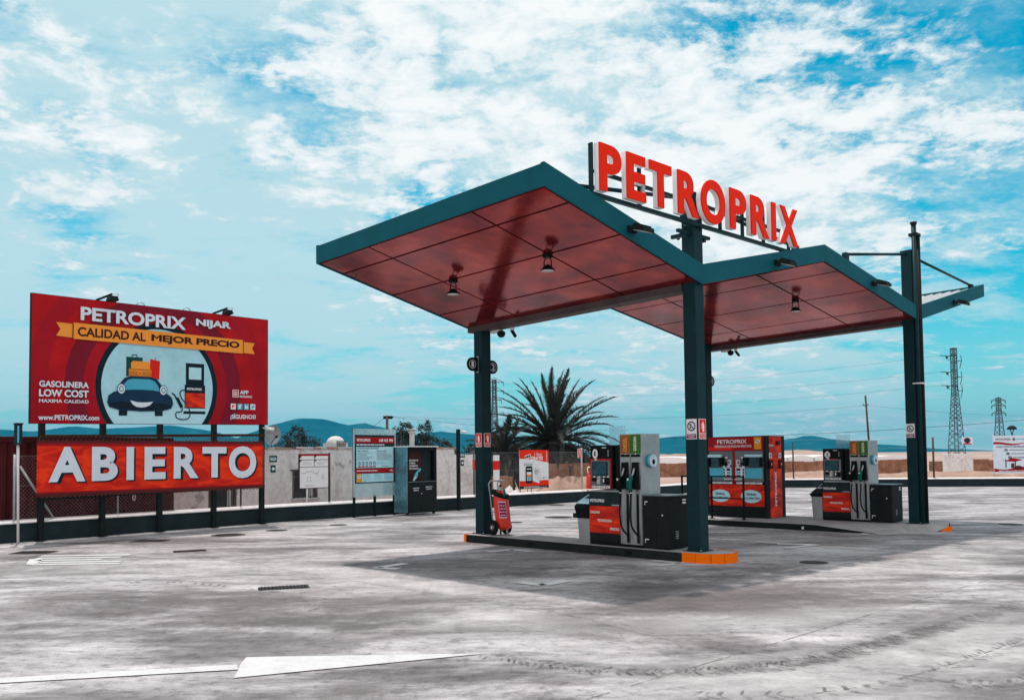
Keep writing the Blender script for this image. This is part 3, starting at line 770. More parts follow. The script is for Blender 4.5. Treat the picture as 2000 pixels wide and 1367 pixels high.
# ------------------------------------------------------------------ letter sign on the roof
def letter_sign():
    t = thing('letter_sign', 'row of big red block letters with white sides standing on the canopy roof', 'letter sign', STN, (.2, 0, 5.4))
    zb = lambda tt: 5.53 + .008*tt
    spec = [('P',-2.69,-2.19),('E',-2.07,-1.61),('T',-1.52,-.95),('R',-.79,-.21),('O',-.15,.56),('P',.70,1.22),('R',1.37,1.97),('I',2.07,2.22),('X',2.36,3.02)]
    cap = .70
    for ch, t0, t1 in spec:
        bold = .034
        vs, fs, a, b, c, d = glyph_solid(ch, bold, .5)
        z0 = zb((t0+t1)/2); zt = z0+cap
        if ch == 'O': z0 -= .02; zt += .02
        def mp(v, s0, s1, grow=0):
            u, w = (v[0]-a)/(b-a), (v[1]-c)/(d-c)
            return (s0+(v[2]+.5)*(s1-s0), t0-grow+u*(t1-t0+2*grow), z0-grow+w*(zt-z0+2*grow))
        m = MB(); m.add([mp(v, .195, .275) for v in vs], fs, 'sign_white'); o = m.build('letter', t)
        m = MB(); m.add([mp(v, .2765, .302, -.004) for v in vs], fs, 'sign_red'); m.build('letter_face', o)
    m = MB()
    m.box(.125,.19,-2.70,3.12,5.45,5.51,'column',.005); m.box(.13,.185,-2.64,2.98,5.80,5.85,'column',.005)
    m.box(.12,.19,-2.735,-2.70,5.42,6.22,'column',.005)
    for y in (-1.60, -.5, .6, 1.3, 2.0, 2.9): m.box(.135,.18,y-.025,y+.025,5.511,6.10,'column')
    m.build('sign_frame', t)
    m = MB()
    for y in (-.2, .2): m.tube([(.02,y,5.47),(-.2,y*.6,5.30)], .03, 'column')
    m.box(-.2,.06,-.32,-.26,5.27,5.33,'column'); m.box(-.2,.06,.26,.32,5.27,5.33,'column'); m.box(.0,.06,-.45,.45,5.33,5.38,'column')
    m.build('sign_bracket', t)
    m = MB(); m.box(.14,.22,-1.60,-1.53,5.70,5.90,'galv',.01); m.build('junction_box', t)
    return t
letter_sign()

# ------------------------------------------------------------------ floodlights and cameras on the canopy
def hang_lamp(s, t, label):
    z = zs(s, t)
    o = thing('hanging_lamp', label, 'lamp', STN, (s, t, z), 'lamps under the canopy')
    m = MB(); m.box(s-.06,s+.06,t-.06,t+.06,z-.05,z+.02,'black',.008); m.build('mounting_box', o)
    m = MB()
    for d in (-.08, .08): m.tube([(s+d*.6,t,z-.04),(s+d,t,z-.11),(s+d,t,z-.21)], .010, 'black', 6)
    m.build('yoke', o)
    m = MB(); m.lathe([(.02,.0),(.05,-.015),(.09,-.06),(.12,-.09),(.115,-.10)], s, t, 'black', 20, z0=z-.16); m.build('lamp_shade', o)
    m = MB(); m.lathe([(.02,0),(.105,0),(.105,-.008),(.02,-.008)], s, t, 'lamp_lens', 20, z0=z-.2605); m.build('lens', o)
hang_lamp(-3.7, -2.05, 'round black lamp hanging from the red ceiling on the left of the pair')
hang_lamp(-1.36, -2.05, 'round black lamp hanging from the red ceiling nearer the letter sign')
hang_lamp(-1.45, 6.1, 'round black lamp hanging under the far red wing')
def flood(s, t, z, label, sg=1, yaw=0):
    o = thing('floodlight', label, 'floodlight', STN, (s, t, z), 'floodlights on the roof edge')
    c, q = math.cos(yaw), math.sin(yaw)
    xf = lambda x, y, zz: (s+sg*(x*c-y*q), t+(x*q+y*c), z+zz)
    m = MB(xf); m.box(-.03,.05,-.09,.09,-.05,.05,'dark',.008); m.tube([(.03,-.08,0),(.16,-.08,.01)],.012,'dark',6); m.tube([(.03,.08,0),(.16,.08,.01)],.012,'dark',6); m.build('bracket', o)
    m = MB(xf)
    m.hexa([(.10,-.13,-.03),(.33,-.13,-.10),(.33,.13,-.10),(.10,.13,-.03),(.12,-.11,.05),(.33,-.13,-.03),(.33,.13,-.03),(.12,.11,.05)], 'dark')
    for k in range(4): m.hexa([(.14,-.10+k*.06,.0),(.31,-.10+k*.06,-.05),(.31,-.09+k*.06,-.05),(.14,-.09+k*.06,.0),(.14,-.10+k*.06,.065),(.31,-.10+k*.06,.0),(.31,-.09+k*.06,.0),(.14,-.09+k*.06,.065)],'dark')
    m.build('housing', o)
    m = MB(xf); m.hexa([(.13,-.11,-.048),(.31,-.11,-.103),(.31,.11,-.103),(.13,.11,-.048),(.13,-.11,-.038),(.31,-.11,-.093),(.31,.11,-.093),(.13,.11,-.038)], 'lamp_lens'); m.build('lens', o)
flood(.2, -1.87, 5.09, 'black floodlight on the slanting teal edge left of the tall column')
flood(.2, 2.38, 5.19, 'black floodlight on the teal edge below the end of the red letters')
flood(.2, 6.41, 5.32, 'black floodlight on the teal edge left of the vent pipe column')
flood(.2, 11.0, 5.42, 'black floodlight on the small roof wing at the far right')
flood(S0, 4.1, 5.42, 'black floodlight on the rear roof edge behind the first wing', -1)
def dome_cam(s, t, label, d=.38):
    z = zs(s, 0 if t < 4 else 8.764)-.075
    o = thing('security_camera', label, 'camera', STN, (s, t, z), 'cameras under the canopy')
    m = MB(); m.box(s-.16,s+.12,t-.05,t+.05,z-.06,z,'white',.01); m.build('mount', o)
    m = MB(); m.lathe([(.05,0),(.085,-.03),(.08,-.09),(.045,-.13),(.0,-.14)], s+.12, t, 'dark', 16, z0=z-.03); m.build('dome', o)
def bullet_cam(s, t, label, d=.38):
    z = zs(s, 0 if t < 4 else 8.764)-.075
    o = thing('security_camera', label, 'camera', STN, (s, t, z), 'cameras under the canopy')
    m = MB(); m.cyl((s,t,z),(s,t,z-.07),.04,'white'); m.build('mount', o)
    m = MB(); m.tube([(s-.02,t,z-.05),(s+.12,t-.03,z-.20)], .035, 'dark', 10); m.build('camera_body', o)
dome_cam(-4.85, .1, 'dark dome camera on a white mount beside the left column')
bullet_cam(-4.41, .1, 'small bullet camera pointing down right of the dome camera on the near roof')
dome_cam(-5.0, 8.86, 'dark dome camera at the foot of the far roof wing')
bullet_cam(-4.72, 8.86, 'small bullet camera pointing down under the far roof wing')

# ------------------------------------------------------------------ number plates and safety stickers on the columns
def plate(num, s, t, side, z, label):
    o = thing('number_plate', label, 'number plate', STN, (s, t, z), 'lane number plates')
    e = t + side*.122; w = .30*side; r = .14
    pts = [(e, z-r), (e+w-r*side, z-r)] + [(e+w-r*side+r*side*math.sin(a), z-r*math.cos(a)) for a in [math.pi*i/12 for i in range(1, 12)]] + [(e+w-r*side, z+r), (e, z+r)]
    xf = face_x(s)
    m = MB(xf); m.prism(pts, -.012, .012, 'black'); m.build('panel', o)
    c = e+w*.55
    m = MB(xf); m.ell(c, z, .092, .092, -.0155, 'letter_pale'); m.ell(c, z, .080, .080, -.018, 'black'); m.text(num, c-.034, c+.034, z-.058, z+.058, -.021, 'letter_pale', .03); m.build('numeral', o)
    m = MB(xf); m.box(e-.004*side if side > 0 else e-.014, e+.014 if side > 0 else e+.004, -.022, .03, z-.17, z+.17, 'galv'); m.build('bracket', o)
plate('1', -5.2, 0, -1, 3.61, 'black round ended plate with a number 1 left of the column')
plate('2', -5.2, 0, 1, 3.58, 'black round ended plate with a number 2 right of the column')
plate('4', -5.41, 8.42, 1, 3.72, 'black round ended plate peeping out behind the tall middle column')
def sticker(kind, frame_xf, base, a, z0, z1, w, label, cap='red'):
    o = thing('safety_sign', label, 'sign', STN, base, 'safety signs on the columns')
    m = MB(frame_xf); m.box(a-w/2, a+w/2, -.004, .002, z0, z1, 'white'); m.build('panel', o)
    p = MB(frame_xf); h = z1-z0; zc = z1-h*.36
    if kind == 'no':
        p.ring(a, zc, w*.30, w*.40, -.007, 'navy'); p.stroke([(a-w*.27, zc+w*.27), (a+w*.27, zc-w*.27)], w*.08, -.0085, 'navy')
        p.stroke([(a-w*.12, zc-w*.2), (a, zc+w*.16)], w*.12, -.010, 'grey_ink')
        p.rect(a-w*.46, a+w*.46, z0+h*.04, z0+h*.26, -.007, 'magenta')
        p.text('PROHIBIDO', a-w*.38, a+w*.38, z0+h*.165, z0+h*.225, -.010, 'white', .02); p.text('FUMAR', a-w*.26, a+w*.26, z0+h*.075, z0+h*.135, -.010, 'white', .02)
    else:
        p.rect(a-w*.44, a+w*.44, z0+h*.30, z1-h*.03, -.007, 'red')
        p.poly([(a-w*.06, z0+h*.36), (a+w*.2, z0+h*.36), (a+w*.22, z0+h*.68), (a+w*.14, z0+h*.8), (a+w*.06, z0+h*.9), (a-w*.02, z0+h*.8), (a-w*.08, z0+h*.66)], -.010, 'white')
        p.stroke([(a+w*.1, z0+h*.86), (a-w*.2, z0+h*.72), (a-w*.22, z0+h*.5)], w*.05, -.0115, 'white')
        p.rect(a-w*.44, a+w*.44, z0+h*.04, z0+h*.26, -.007, 'red')
        p.text('EXTINTOR', a-w*.38, a+w*.38, z0+h*.16, z0+h*.225, -.010, 'white', .02); p.text('DE CARRO', a-w*.34, a+w*.34, z0+h*.07, z0+h*.135, -.010, 'white', .02)
    p.build('pictogram', o)
def face_y(Y): return lambda a, y, z: (a, Y+y, z)
sticker('no', face_y(-.123), (0,-.123,2.1), 0, 1.97, 2.30, .20, 'no smoking sign with a magenta caption on the tall middle column')
sticker('fire', face_x(.123), (.123,0,2.1), 0, 1.97, 2.30, .20, 'red extinguisher sign round the corner from the no smoking sign')
sticker('fire', face_y(-.123), (-5.2,-.123,2.1), -5.2, 1.92, 2.20, .18, 'red fire sign on the left face of the left column')
sticker('fire', face_x(-5.077), (-5.077,0,2.1), 0, 1.92, 2.20, .18, 'red fire sign on the right face of the left column')
sticker('no', face_y(8.641), (0,8.641,2.1), -.02, 2.05, 2.37, .20, 'prohibition sign on the far right column beside the vent pipe')

# ================================================================== fuel dispensers
def print_mat_flame(name, lo, hi):
    m, nt, b, out = node_mat(name)
    v = N(nt, 'ShaderNodeTexCoord').outputs['Object']
    q = N(nt, 'ShaderNodeMapping'); nt.links.new(v, q.inputs[0]); q.inputs['Scale'].default_value = (1, 1, 3.2); q.inputs['Rotation'].default_value = (0, R(10), 0)
    a = noise_node(nt, q.outputs[0], 1.5, 3, .5, 1.2)
    r = ramp(nt, a.outputs[0], [(.36, lo), (.5, tuple((x+y)/2 for x, y in zip(lo, hi))), (.62, hi)])
    nt.links.new(r.outputs[0], b.inputs['Base Color']); b.inputs['Roughness'].default_value = .5; b.inputs['Specular IOR Level'].default_value = .15
    return m
FLAME = print_mat_flame('red_wave_print', (.40, .010, .008), (.95, .045, .008))
FLAG = print_mat_flame('banner_wave_print', (.62, .012, .006), (.98, .045, .006))
def dispenser(num):
    t = thing('fuel_dispenser', '', 'fuel pump', STN, (-1.2, 0, .15), 'fuel dispensers on the islands')
    F = -.28
    m = MB(); m.box(-2.09,-1.38,-.25,.30,.15,.22,'black',.004); m.box(-2.1,-1.382,F+.02,.30,.22,1.08,'dark',.006); m.box(-2.09,-1.39,F+.002,F+.0195,.22,.36,'dark'); m.box(-2.08,-1.40,F+.03,.26,1.0805,1.11,'steel',.004); m.build('cabinet', t)
    m = MB(); m.box(-2.098,-1.384,F,F+.0195,.362,.83,FLAME,.003)
    for s_, x0, x1, z0, z1 in (('CALIDAD',-2.07,-1.85,.70,.745), ('TECNOLOGIA',-1.91,-1.58,.56,.605), ('PRECIO',-1.62,-1.42,.42,.465)): m.text(s_, x0, x1, z0, z1, F-.003, 'white', .03)
    m.build('red_panel', t)
    m = MB(); m.box(-2.098,-1.384,F,F+.0195,.835,1.075,'wall_dark',.003); m.text('PETROPRIX',-2.07,-1.74,.90,.955,F-.003,'white',.03); m.text('COMBUSTIBLE',-1.58,-1.40,.845,.866,F-.003,'white',.02); m.build('dark_panel', t)
    m = MB(); m.box(-1.56,-1.382,F+.10,.28,1.115,1.88,'dark',.005); m.box(-2.075,-1.565,F+.02,.24,1.13,1.90,'black',.012)
    m.text(num,-1.976 if num=='1' else -1.985,-1.942 if num=='1' else -1.93,1.71,1.795,F+.012,'black',.02); m.ell(-1.957,1.752,.062,.085,F+.0155,'white')
    if num == '3': m.ell(-1.957,1.752,.075,.075,F+.017,'white')
    m.rect(-1.80,-1.70,1.85,1.862,F+.0165,'white')
    for k in range(3): m.rect(-1.665,-1.65,1.71+k*.04,1.73+k*.04,F+.0165,'white')
    m.build('terminal_head', t)
    m = MB()
    m.box(-2.06,-1.575,F-.004,F+.019,1.135,1.665,'deep_red' if num=='1' else 'dark',.008); m.box(-2.03,-1.60,F-.010,F-.0045,1.19,1.635,'steel_dark',.003)
    m.rect(-2.05,-1.70,1.642,1.652,F-.0075,'red'); m.ell(-1.92,1.648,.035,.012,F-.011,'white',16)
    m.build('bezel', t)
    m = MB(); m.box(-2.00,-1.655,F-.018,F-.0105,1.36,1.61,'black',.002); m.rect(-1.985,-1.67,1.375,1.60,F-.0205,'screen'); m.build('screen', t)
    m = MB()
    for x0, x1, z0, z1, c in ((-2.0,-1.91,1.265,1.33,'black'), (-1.885,-1.805,1.215,1.335,'steel'), (-1.765,-1.695,1.225,1.33,'black'), (-1.68,-1.61,1.21,1.335,'black')): m.box(x0,x1,F-.03,F-.0105,z0,z1,c,.004)
    for cx in (-1.955,-1.845,-1.73,-1.645): m.ell(cx,1.347,.024,.012,F-.0135,'white',14)
    for k in range(3):
        for j in range(2): m.rect(-1.87+j*.027,-1.853+j*.027,1.235+k*.024,1.25+k*.024,F-.033,'white')
    m.rect(-1.745,-1.715,1.25,1.31,F-.033,'white'); m.build('card_reader', t)
    m = MB()
    for k in range(4):
        x = -2.022+k*.107; m.box(x,x+.096,F-.014,F-.0105,1.145,1.187,'white'); m.lines(x+.008,x+.088,1.15,1.182,3,F-.017,'grey_ink',.5,k)
    m.build('label_strip', t)
    # hose tower
    m = MB(); m.box(-1.378,-.922,F,.245,.20,2.085,'steel',.006)
    m.box(-1.375,-.925,F+.01,.24,.155,.1995,'black')
    for x in (-1.372,-1.155,-.938): m.box(x-.006,x+.012,F-.012,F-.0005,.21,1.12,'steel',.002)
    for x in (-1.245,-1.03): m.box(x,x+.045,F-.009,F-.0005,.215,1.09,'black'); m.box(x-.02,x+.065,F-.016,F-.0095,1.06,1.09,'steel'); m.box(x-.03,x+.075,F-.016,F-.0095,.205,.23,'steel')
    m.box(-1.15,-1.146,F-.004,F-.0005,1.12,1.70,'seam'); m.build('hose_tower', t)
    m = MB(); m.box(-1.374,-1.152,F-.008,F-.0005,1.745,2.07,'brown',.002); m.text('DIESEL',-1.295,-1.215,1.79,2.03,F-.011,'ribbon',.03,True); m.box(-1.36,-1.165,F-.008,F-.0005,1.69,1.735,'black'); m.ell(-1.245,1.742,.012,.012,F-.011,'white',12); m.build('fuel_panel', t, label='brown panel reading DIESEL')
    m = MB(); m.box(-1.145,-.926,F-.008,F-.0005,1.745,2.07,'green',.002); m.text('GASOLINA',-1.075,-1.01,1.79,2.04,F-.011,'white',.03,True); m.box(-1.135,-.94,F-.008,F-.0005,1.69,1.735,'black'); m.ell(-1.03,1.742,.012,.012,F-.011,'white',12); m.build('fuel_panel', t, label='green panel reading GASOLINA')
    for x, c, lb in ((-1.265,'black','black nozzle in its holster'), (-1.04,'nozzle_green','green nozzle in its holster')):
        m = MB()
        m.hexa([(x-.085,F-.05,1.14),(x+.085,F-.05,1.14),(x+.085,F-.0005,1.14),(x-.085,F-.0005,1.14),(x-.06,F-.035,1.60),(x+.06,F-.035,1.60),(x+.06,F-.0005,1.60),(x-.06,F-.0005,1.60)], 'black')
        o = m.build('nozzle_holster', t)
        m = MB()
        m.tube([(x+.02,F-.07,1.50),(x-.005,F-.075,1.40),(x-.03,F-.10,1.33)], .018, 'steel', 8)
        m.tube([(x-.02,F-.09,1.36),(x-.04,F-.115,1.30),(x-.045,F-.115,1.20),(x-.03,F-.10,1.08)], [.03,.045,.034,.026], c, 10)
        m.tube([(x-.045,F-.14,1.33),(x-.075,F-.16,1.27),(x-.07,F-.155,1.18),(x-.04,F-.13,1.13)], .011, c, 6)
        m.lathe([(.0,-.012),(.035,-.01),(.035,.01),(.0,.012)], x-.045, F-.15, c, 14, 'y', 1.31); m.lathe([(.0,-.004),(.02,-.004),(.02,.0)], x-.045, F-.163, 'white', 12, 'y', 1.31)
        m.tube([(x-.03,F-.10,1.09),(x-.03,F-.10,1.075)], .028, 'white', 10)
        m.build('nozzle', t, label=lb)
        m = MB(); P = [(x-.03,F-.10,1.08),(x-.045,F-.10,.9),(x-.06,F-.095,.72),(x-.045,F-.09,.55),(x+.0,F-.075,.44),(x+.05,F-.045,.37),(x+.055,F-.03,.30),(x+.05,F-.02,.24)]
        Q = []
        for i in range(len(P)-1):
            for k in range(5):
                p0, p1, p2, p3 = P[max(0,i-1)], P[i], P[i+1], P[min(len(P)-1,i+2)]; u = k/5
                Q.append(tuple(.5*((2*p1[j])+(-p0[j]+p2[j])*u+(2*p0[j]-5*p1[j]+4*p2[j]-p3[j])*u*u+(-p0[j]+3*p1[j]-3*p2[j]+p3[j])*u**3) for j in range(3)))
        m.tube(Q+[P[-1]], .017, 'hose', 8); m.build('hose', t)
    m = MB(face_x(-.922)); c = -.02
    m.lathe([(.115,.0),(.115,-.05),(.10,-.06)], c, 0, 'cyan', 28, 'y', 1.62); m.ell(c, 1.62, .108, .108, -.064, 'letter_pale'); m.ell(c, 1.605, .04, .045, -.068, 'black', 24)
    m.lines(c-.06, c+.06, 1.665, 1.70, 2, -.068, 'cyan', .5, 3); m.ell(c, 1.53, .012, .012, -.068, 'grey_ink', 10); m.build('round_gauge', t)
    # hydraulic cabinet
    m = MB(); m.box(-.915,-.40,-.255,.33,.165,1.03,'dark',.008); m.box(-.912,-.385,-.265,.345,1.031,1.05,'steel_dark',.004)
    m.box(-.655,-.651,-.258,-.2555,.18,1.02,'black'); m.rect(-.88,-.82,.93,.945,-.259,'white'); m.rect(-.88,-.868,.88,.94,-.2605,'white')
    m.rect(-.88,-.80,.30,.315,-.259,'white'); m.rect(-.88,-.868,.25,.31,-.2605,'white'); m.lathe([(0,-.012),(.014,-.01),(.014,0)],-.52,-.2555,'white',10,'y',.72); m.build('hydraulic_cabinet', t)
    m = MB(face_x(-.40))
    for k in range(4): m.rect(-.06,.02,.33+k*.035,.345+k*.035,-.003,'galv')
    m.rect(.14,.24,.90,.93,-.003,'white'); m.rect(.14,.24,.95,.975,-.003,'white'); m.build('vent_slots', t)
    m = MB()
    m.box(-1.86,-1.50,.02,.026,1.90,2.24,GLASS); m.build('clear_screen', t)
    return t
def glass_mat(name, tint=(.78,.93,.96), a=.35):
    m, nt, b, out = node_mat(name)
    tr = N(nt, 'ShaderNodeBsdfTransparent'); tr.inputs[0].default_value = (*tint, 1)
    gl = N(nt, 'ShaderNodeBsdfGlossy'); gl.inputs['Roughness'].default_value = .06
    df = N(nt, 'ShaderNodeBsdfDiffuse'); df.inputs[0].default_value = (.5,.68,.72,1)
    v = N(nt, 'ShaderNodeTexCoord').outputs['Object']; n_ = noise_node(nt, v, 2.2, 6, .6, .4)
    f = ramp(nt, n_.outputs[0], [(.3, a*.35), (.7, a*1.5)])
    m1 = N(nt, 'ShaderNodeMixShader'); m2 = N(nt, 'ShaderNodeMixShader'); m2.inputs[0].default_value = .12
    nt.links.new(f.outputs[0], m1.inputs[0]); nt.links.new(tr.outputs[0], m1.inputs[1]); nt.links.new(df.outputs[0], m1.inputs[2])
    nt.links.new(m1.outputs[0], m2.inputs[1]); nt.links.new(gl.outputs[0], m2.inputs[2]); nt.links.new(m2.outputs[0], out.inputs[0])
    return m
GLASS = glass_mat('clear_plastic', (.85,.95,.97), .16); POLY = glass_mat('polycarbonate_sheet', (.72,.88,.90), .62)
d1 = dispenser('1'); d1['label'] = 'fuel pump number 1 with two nozzles beside the tall middle column'
d3 = dispenser('3'); d3['label'] = 'fuel pump number 3 with two nozzles beside the far right column'
d3.location = STN.w(-1.24, 8.764, .15+GZ(8.5))
def waste_bin(dx, dy, dz, label, tray):
    b = (-2.24+dx, dy, .15+dz)
    o = thing('waste_bin', label, 'bin', STN, b, 'bins beside the fuel pumps')
    X = lambda x, y, z: (x+dx, y+dy, z+dz)
    m = MB(X); m.hexa([(-2.36,-.26,.151),(-2.105,-.26,.151),(-2.105,.12,.151),(-2.36,.12,.151),(-2.39,-.275,.74),(-2.105,-.275,.74),(-2.105,.14,.74),(-2.39,.14,.74)], 'steel'); m.build('bin_body', o)
    m = MB(X); m.hexa([(-2.39,-.28,.60 if tray else .72),(-2.103,-.28,.60 if tray else .72),(-2.103,.145,.72),(-2.39,.145,.72),(-2.43,-.31,.80),(-2.103,-.31,.80),(-2.103,.15,.80),(-2.43,.15,.80)], 'black')
    if tray: m.hexa([(-2.43,-.31,.801),(-2.103,-.31,.801),(-2.103,.15,.801),(-2.43,.15,.801),(-2.40,-.29,.86),(-2.103,-.29,.86),(-2.103,.13,.86),(-2.40,.13,.86)], 'black')
    m.build('bin_lid', o)
    m = MB(X)
    if tray:
        m.hexa([(-2.40,-.29,.8615),(-2.104,-.29,.8615),(-2.104,.13,.8615),(-2.40,.13,.8615),(-2.37,-.27,.90),(-2.104,-.27,.90),(-2.104,.1,1.10),(-2.26,.1,1.10)], 'pale_cyan')
        m.add([(-2.30,-.18,.952),(-2.15,-.18,.952),(-2.15,.06,1.082),(-2.24,.06,1.082)], [(0,1,2,3)], 'navy')
        m.add([(-2.26,-.12,.989),(-2.18,-.12,.989),(-2.17,-.02,1.043),(-2.22,-.02,1.043)], [(0,1,2,3)], 'letter_pale')
        m.build('slanted_sticker', o, label='pale blue slanted top with a dark pictogram')
    else:
        m.hexa([(-2.40,-.28,.8015),(-2.104,-.28,.8015),(-2.104,.13,.8015),(-2.40,.13,.8015),(-2.36,-.24,.86),(-2.104,-.24,.86),(-2.104,.1,1.06),(-2.26,.1,1.06)], 'wall_dark')
        m.add([(-2.30,-.16,.918),(-2.16,-.16,.918),(-2.16,.06,1.036),(-2.26,.06,1.036)], [(0,1,2,3)], 'letter_pale')
        m.add([(-2.27,-.12,.943),(-2.20,-.12,.943),(-2.19,.02,1.018),(-2.24,.02,1.018)], [(0,1,2,3)], 'black')
        m.build('slanted_sticker', o, label='dark slanted top with a white pictogram')
waste_bin(0, 0, 0, 'grey metal bin with a black hood left of fuel pump number 1', True)
waste_bin(-.05, 8.764, GZ(8.5), 'grey metal bin with a dark lid left of fuel pump number 3', False)

# ================================================================== cash kiosk and handrail
def kiosk():
    g = GZ(8.3)+.15; x0, x1, F, K = -5.15, -3.45, 8.10, 9.05
    t = thing('payment_kiosk', 'red and black cash payment kiosk with two terminals behind the black handrail', 'payment kiosk', STN, (-4.3, 8.5, g))
    m = MB(); m.box(x0,x1,F,K,g,2.17,'dark',.008); m.build('kiosk_body', t)
    m = MB(); f = F-.02
    m.box(x0+.01,-3.50,f,F-.001,1.80,2.15,'deep_red',.003); m.rect(x0+.02,-4.4,1.81,1.9,f-.002,'red')
    m.text('PETROPRIX',-4.86,-3.97,1.985,2.09,f-.005,'white',.02); m.text('TERMINALES DE PAGO EN EFECTIVO',-4.95,-3.84,1.885,1.945,f-.005,'white',.015)
    m.rect(-3.76,-3.555,1.83,2.14,f-.003,'yellow'); m.ell(-3.655,2.03,.07,.045,f-.006,'white',20); m.poly([(-3.71,2.045),(-3.62,2.0),(-3.61,2.02),(-3.70,2.06)],f-.009,'black'); m.build('header_panel', t)
    m = MB(); m.box(x0+.01,-3.505,f,F-.001,.36,.915,FLAME,.003)
    for cx in (-4.80,-3.88):
        m.ell(cx,.62,.30,.165,f-.003,'pale_cyan'); m.text('TERMINAL',cx-.15,cx+.15,.645,.70,f-.006,'navy',.03); m.text('PAGO EFECTIVO',cx-.25,cx+.25,.545,.60,f-.006,'navy',.03)
    m.build('lower_panel', t)
    m = MB(); m.box(-4.395,-4.33,f,F-.001,.92,1.795,'deep_red',.002); m.build('centre_strip', t)
    for a, b, flip in ((-5.12,-4.40,False), (-4.325,-3.51,True)):
        S = (lambda u: a+(b-a)*u) if not flip else (lambda u: b-(b-a)*u)
        def bx(mm, u0, u1, y0, y1, z0, z1, c, bev=0):
            p, q = sorted((S(u0), S(u1))); mm.box(p, q, y0, y1, z0, z1, c, bev)
        m = MB(); bx(m,0,1,f-.006,F-.001,1.0,1.79,'steel_dark',.003); m.build('terminal', t); term = m
        tt = [o for o in bpy.data.objects if o.parent == t][-1]
        m = MB(); bx(m,.02,.60,f-.10,f-.0065,1.63,1.70,'pale_cyan',.01); bx(m,.02,.07,f-.10,f-.0065,1.38,1.625,'black'); bx(m,.52,.64,f-.12,f-.0065,1.40,1.625,'black'); m.build('screen_hood', tt)
        m = MB(); p, q = sorted((S(.09), S(.50))); m.box(p, q, f-.02, f-.0065, 1.36, 1.62, 'screen'); m.build('screen', tt)
        m = MB(); bx(m,.03,.62,f-.012,f-.0065,1.08,1.345,'cyan',.003); m.build('shelf_panel', tt)
        m = MB(); bx(m,.63,.96,f-.05,f-.0065,1.09,1.37,'letter_pale',.006)
        for k in range(3): bx(m,.645,.70,f-.054,f-.0505,1.13+k*.075,1.18+k*.075,'black')
        for k in range(3): bx(m,.78,.93,f-.054,f-.0505,1.11+k*.085,1.17+k*.085,'wall_dark' if k != 1 else 'cyan')
        bx(m,.68,.98,f-.07,f-.0065,1.045,1.065,'white')
        bx(m,.82,.95,f-.03,f-.0065,1.43,1.56,'letter_pale',.004); bx(m,.845,.90,f-.034,f-.0305,1.46,1.53,'wall_dark'); bx(m,.68,.78,f-.02,f-.0065,1.42,1.49,'black')
        for u, z in ((.74,1.62),(.66,1.39),(.87,1.40)): m.ell(S(u),z,.042,.022,f-.056 if z < 1.5 else f-.012,'white',18)
        m.build('keypad', tt)
        m = MB()
        for k in range(4): bx(m,.05+k*.235,.26+k*.235,f-.010,f-.0005,.935,.985,'white'); p, q = sorted((S(.07+k*.235), S(.24+k*.235))); m.lines(p, q, .94, .98, 3, f-.013, 'grey_ink', .5, k)
        m.build('label_strip', tt)
    m = MB(face_x(x1)); m.box(8.27,8.86,-.012,-.001,g+.01,2.16,FLAME,.003)
    m.text('PETROPRIX',8.50,8.60,g+.30,1.26,-.015,'white',.02,True)
    for y in (8.22, 8.70): m.box(y,y+.17,-.05,-.0125,1.33,1.55,'maroon',.01); m.rect(y+.02,y+.15,1.60,1.73,-.0155,'letter_pale'); m.ell(y+.085,1.665,.035,.04,-.0185,'grey_ink',14); m.rect(y+.07,y+.1,1.42,1.47,-.053,'white')
    m.ell(8.36,2.05,.11,.08,-.0155,'red',20); m.ell(8.36,2.05,.05,.04,-.0185,'deep_red',16); m.text('OLIVA',8.24,8.48,1.90,1.955,-.0155,'white',.03); m.box(8.58,8.74,-.06,-.0125,1.93,2.04,'maroon',.01)
    m.build('side_panel', t)
kiosk()
def handrail():
    g = GZ(7.3)+.15
    t = thing('handrail', 'black square tube handrail in front of the red cash kiosk', 'handrail', STN, (-4.5, 7.3, g))
    for x in (-5.46,-4.55,-3.62):
        m = MB(); m.box(x-.02,x+.02,7.28,7.32,g,1.125,'black',.003); m.box(x-.05,x+.05,7.25,7.35,g+.001,g+.014,'black'); m.build('post', t)
    m = MB(); m.box(-5.48,-3.60,7.28,7.32,1.126,1.166,'black',.003); m.build('top_rail', t)
    m = MB()
    for a, b in ((-5.438,-4.572),(-4.528,-3.642)): m.box(a,b,7.285,7.315,.585,.615,'black')
    m.build('middle_rail', t)
handrail()

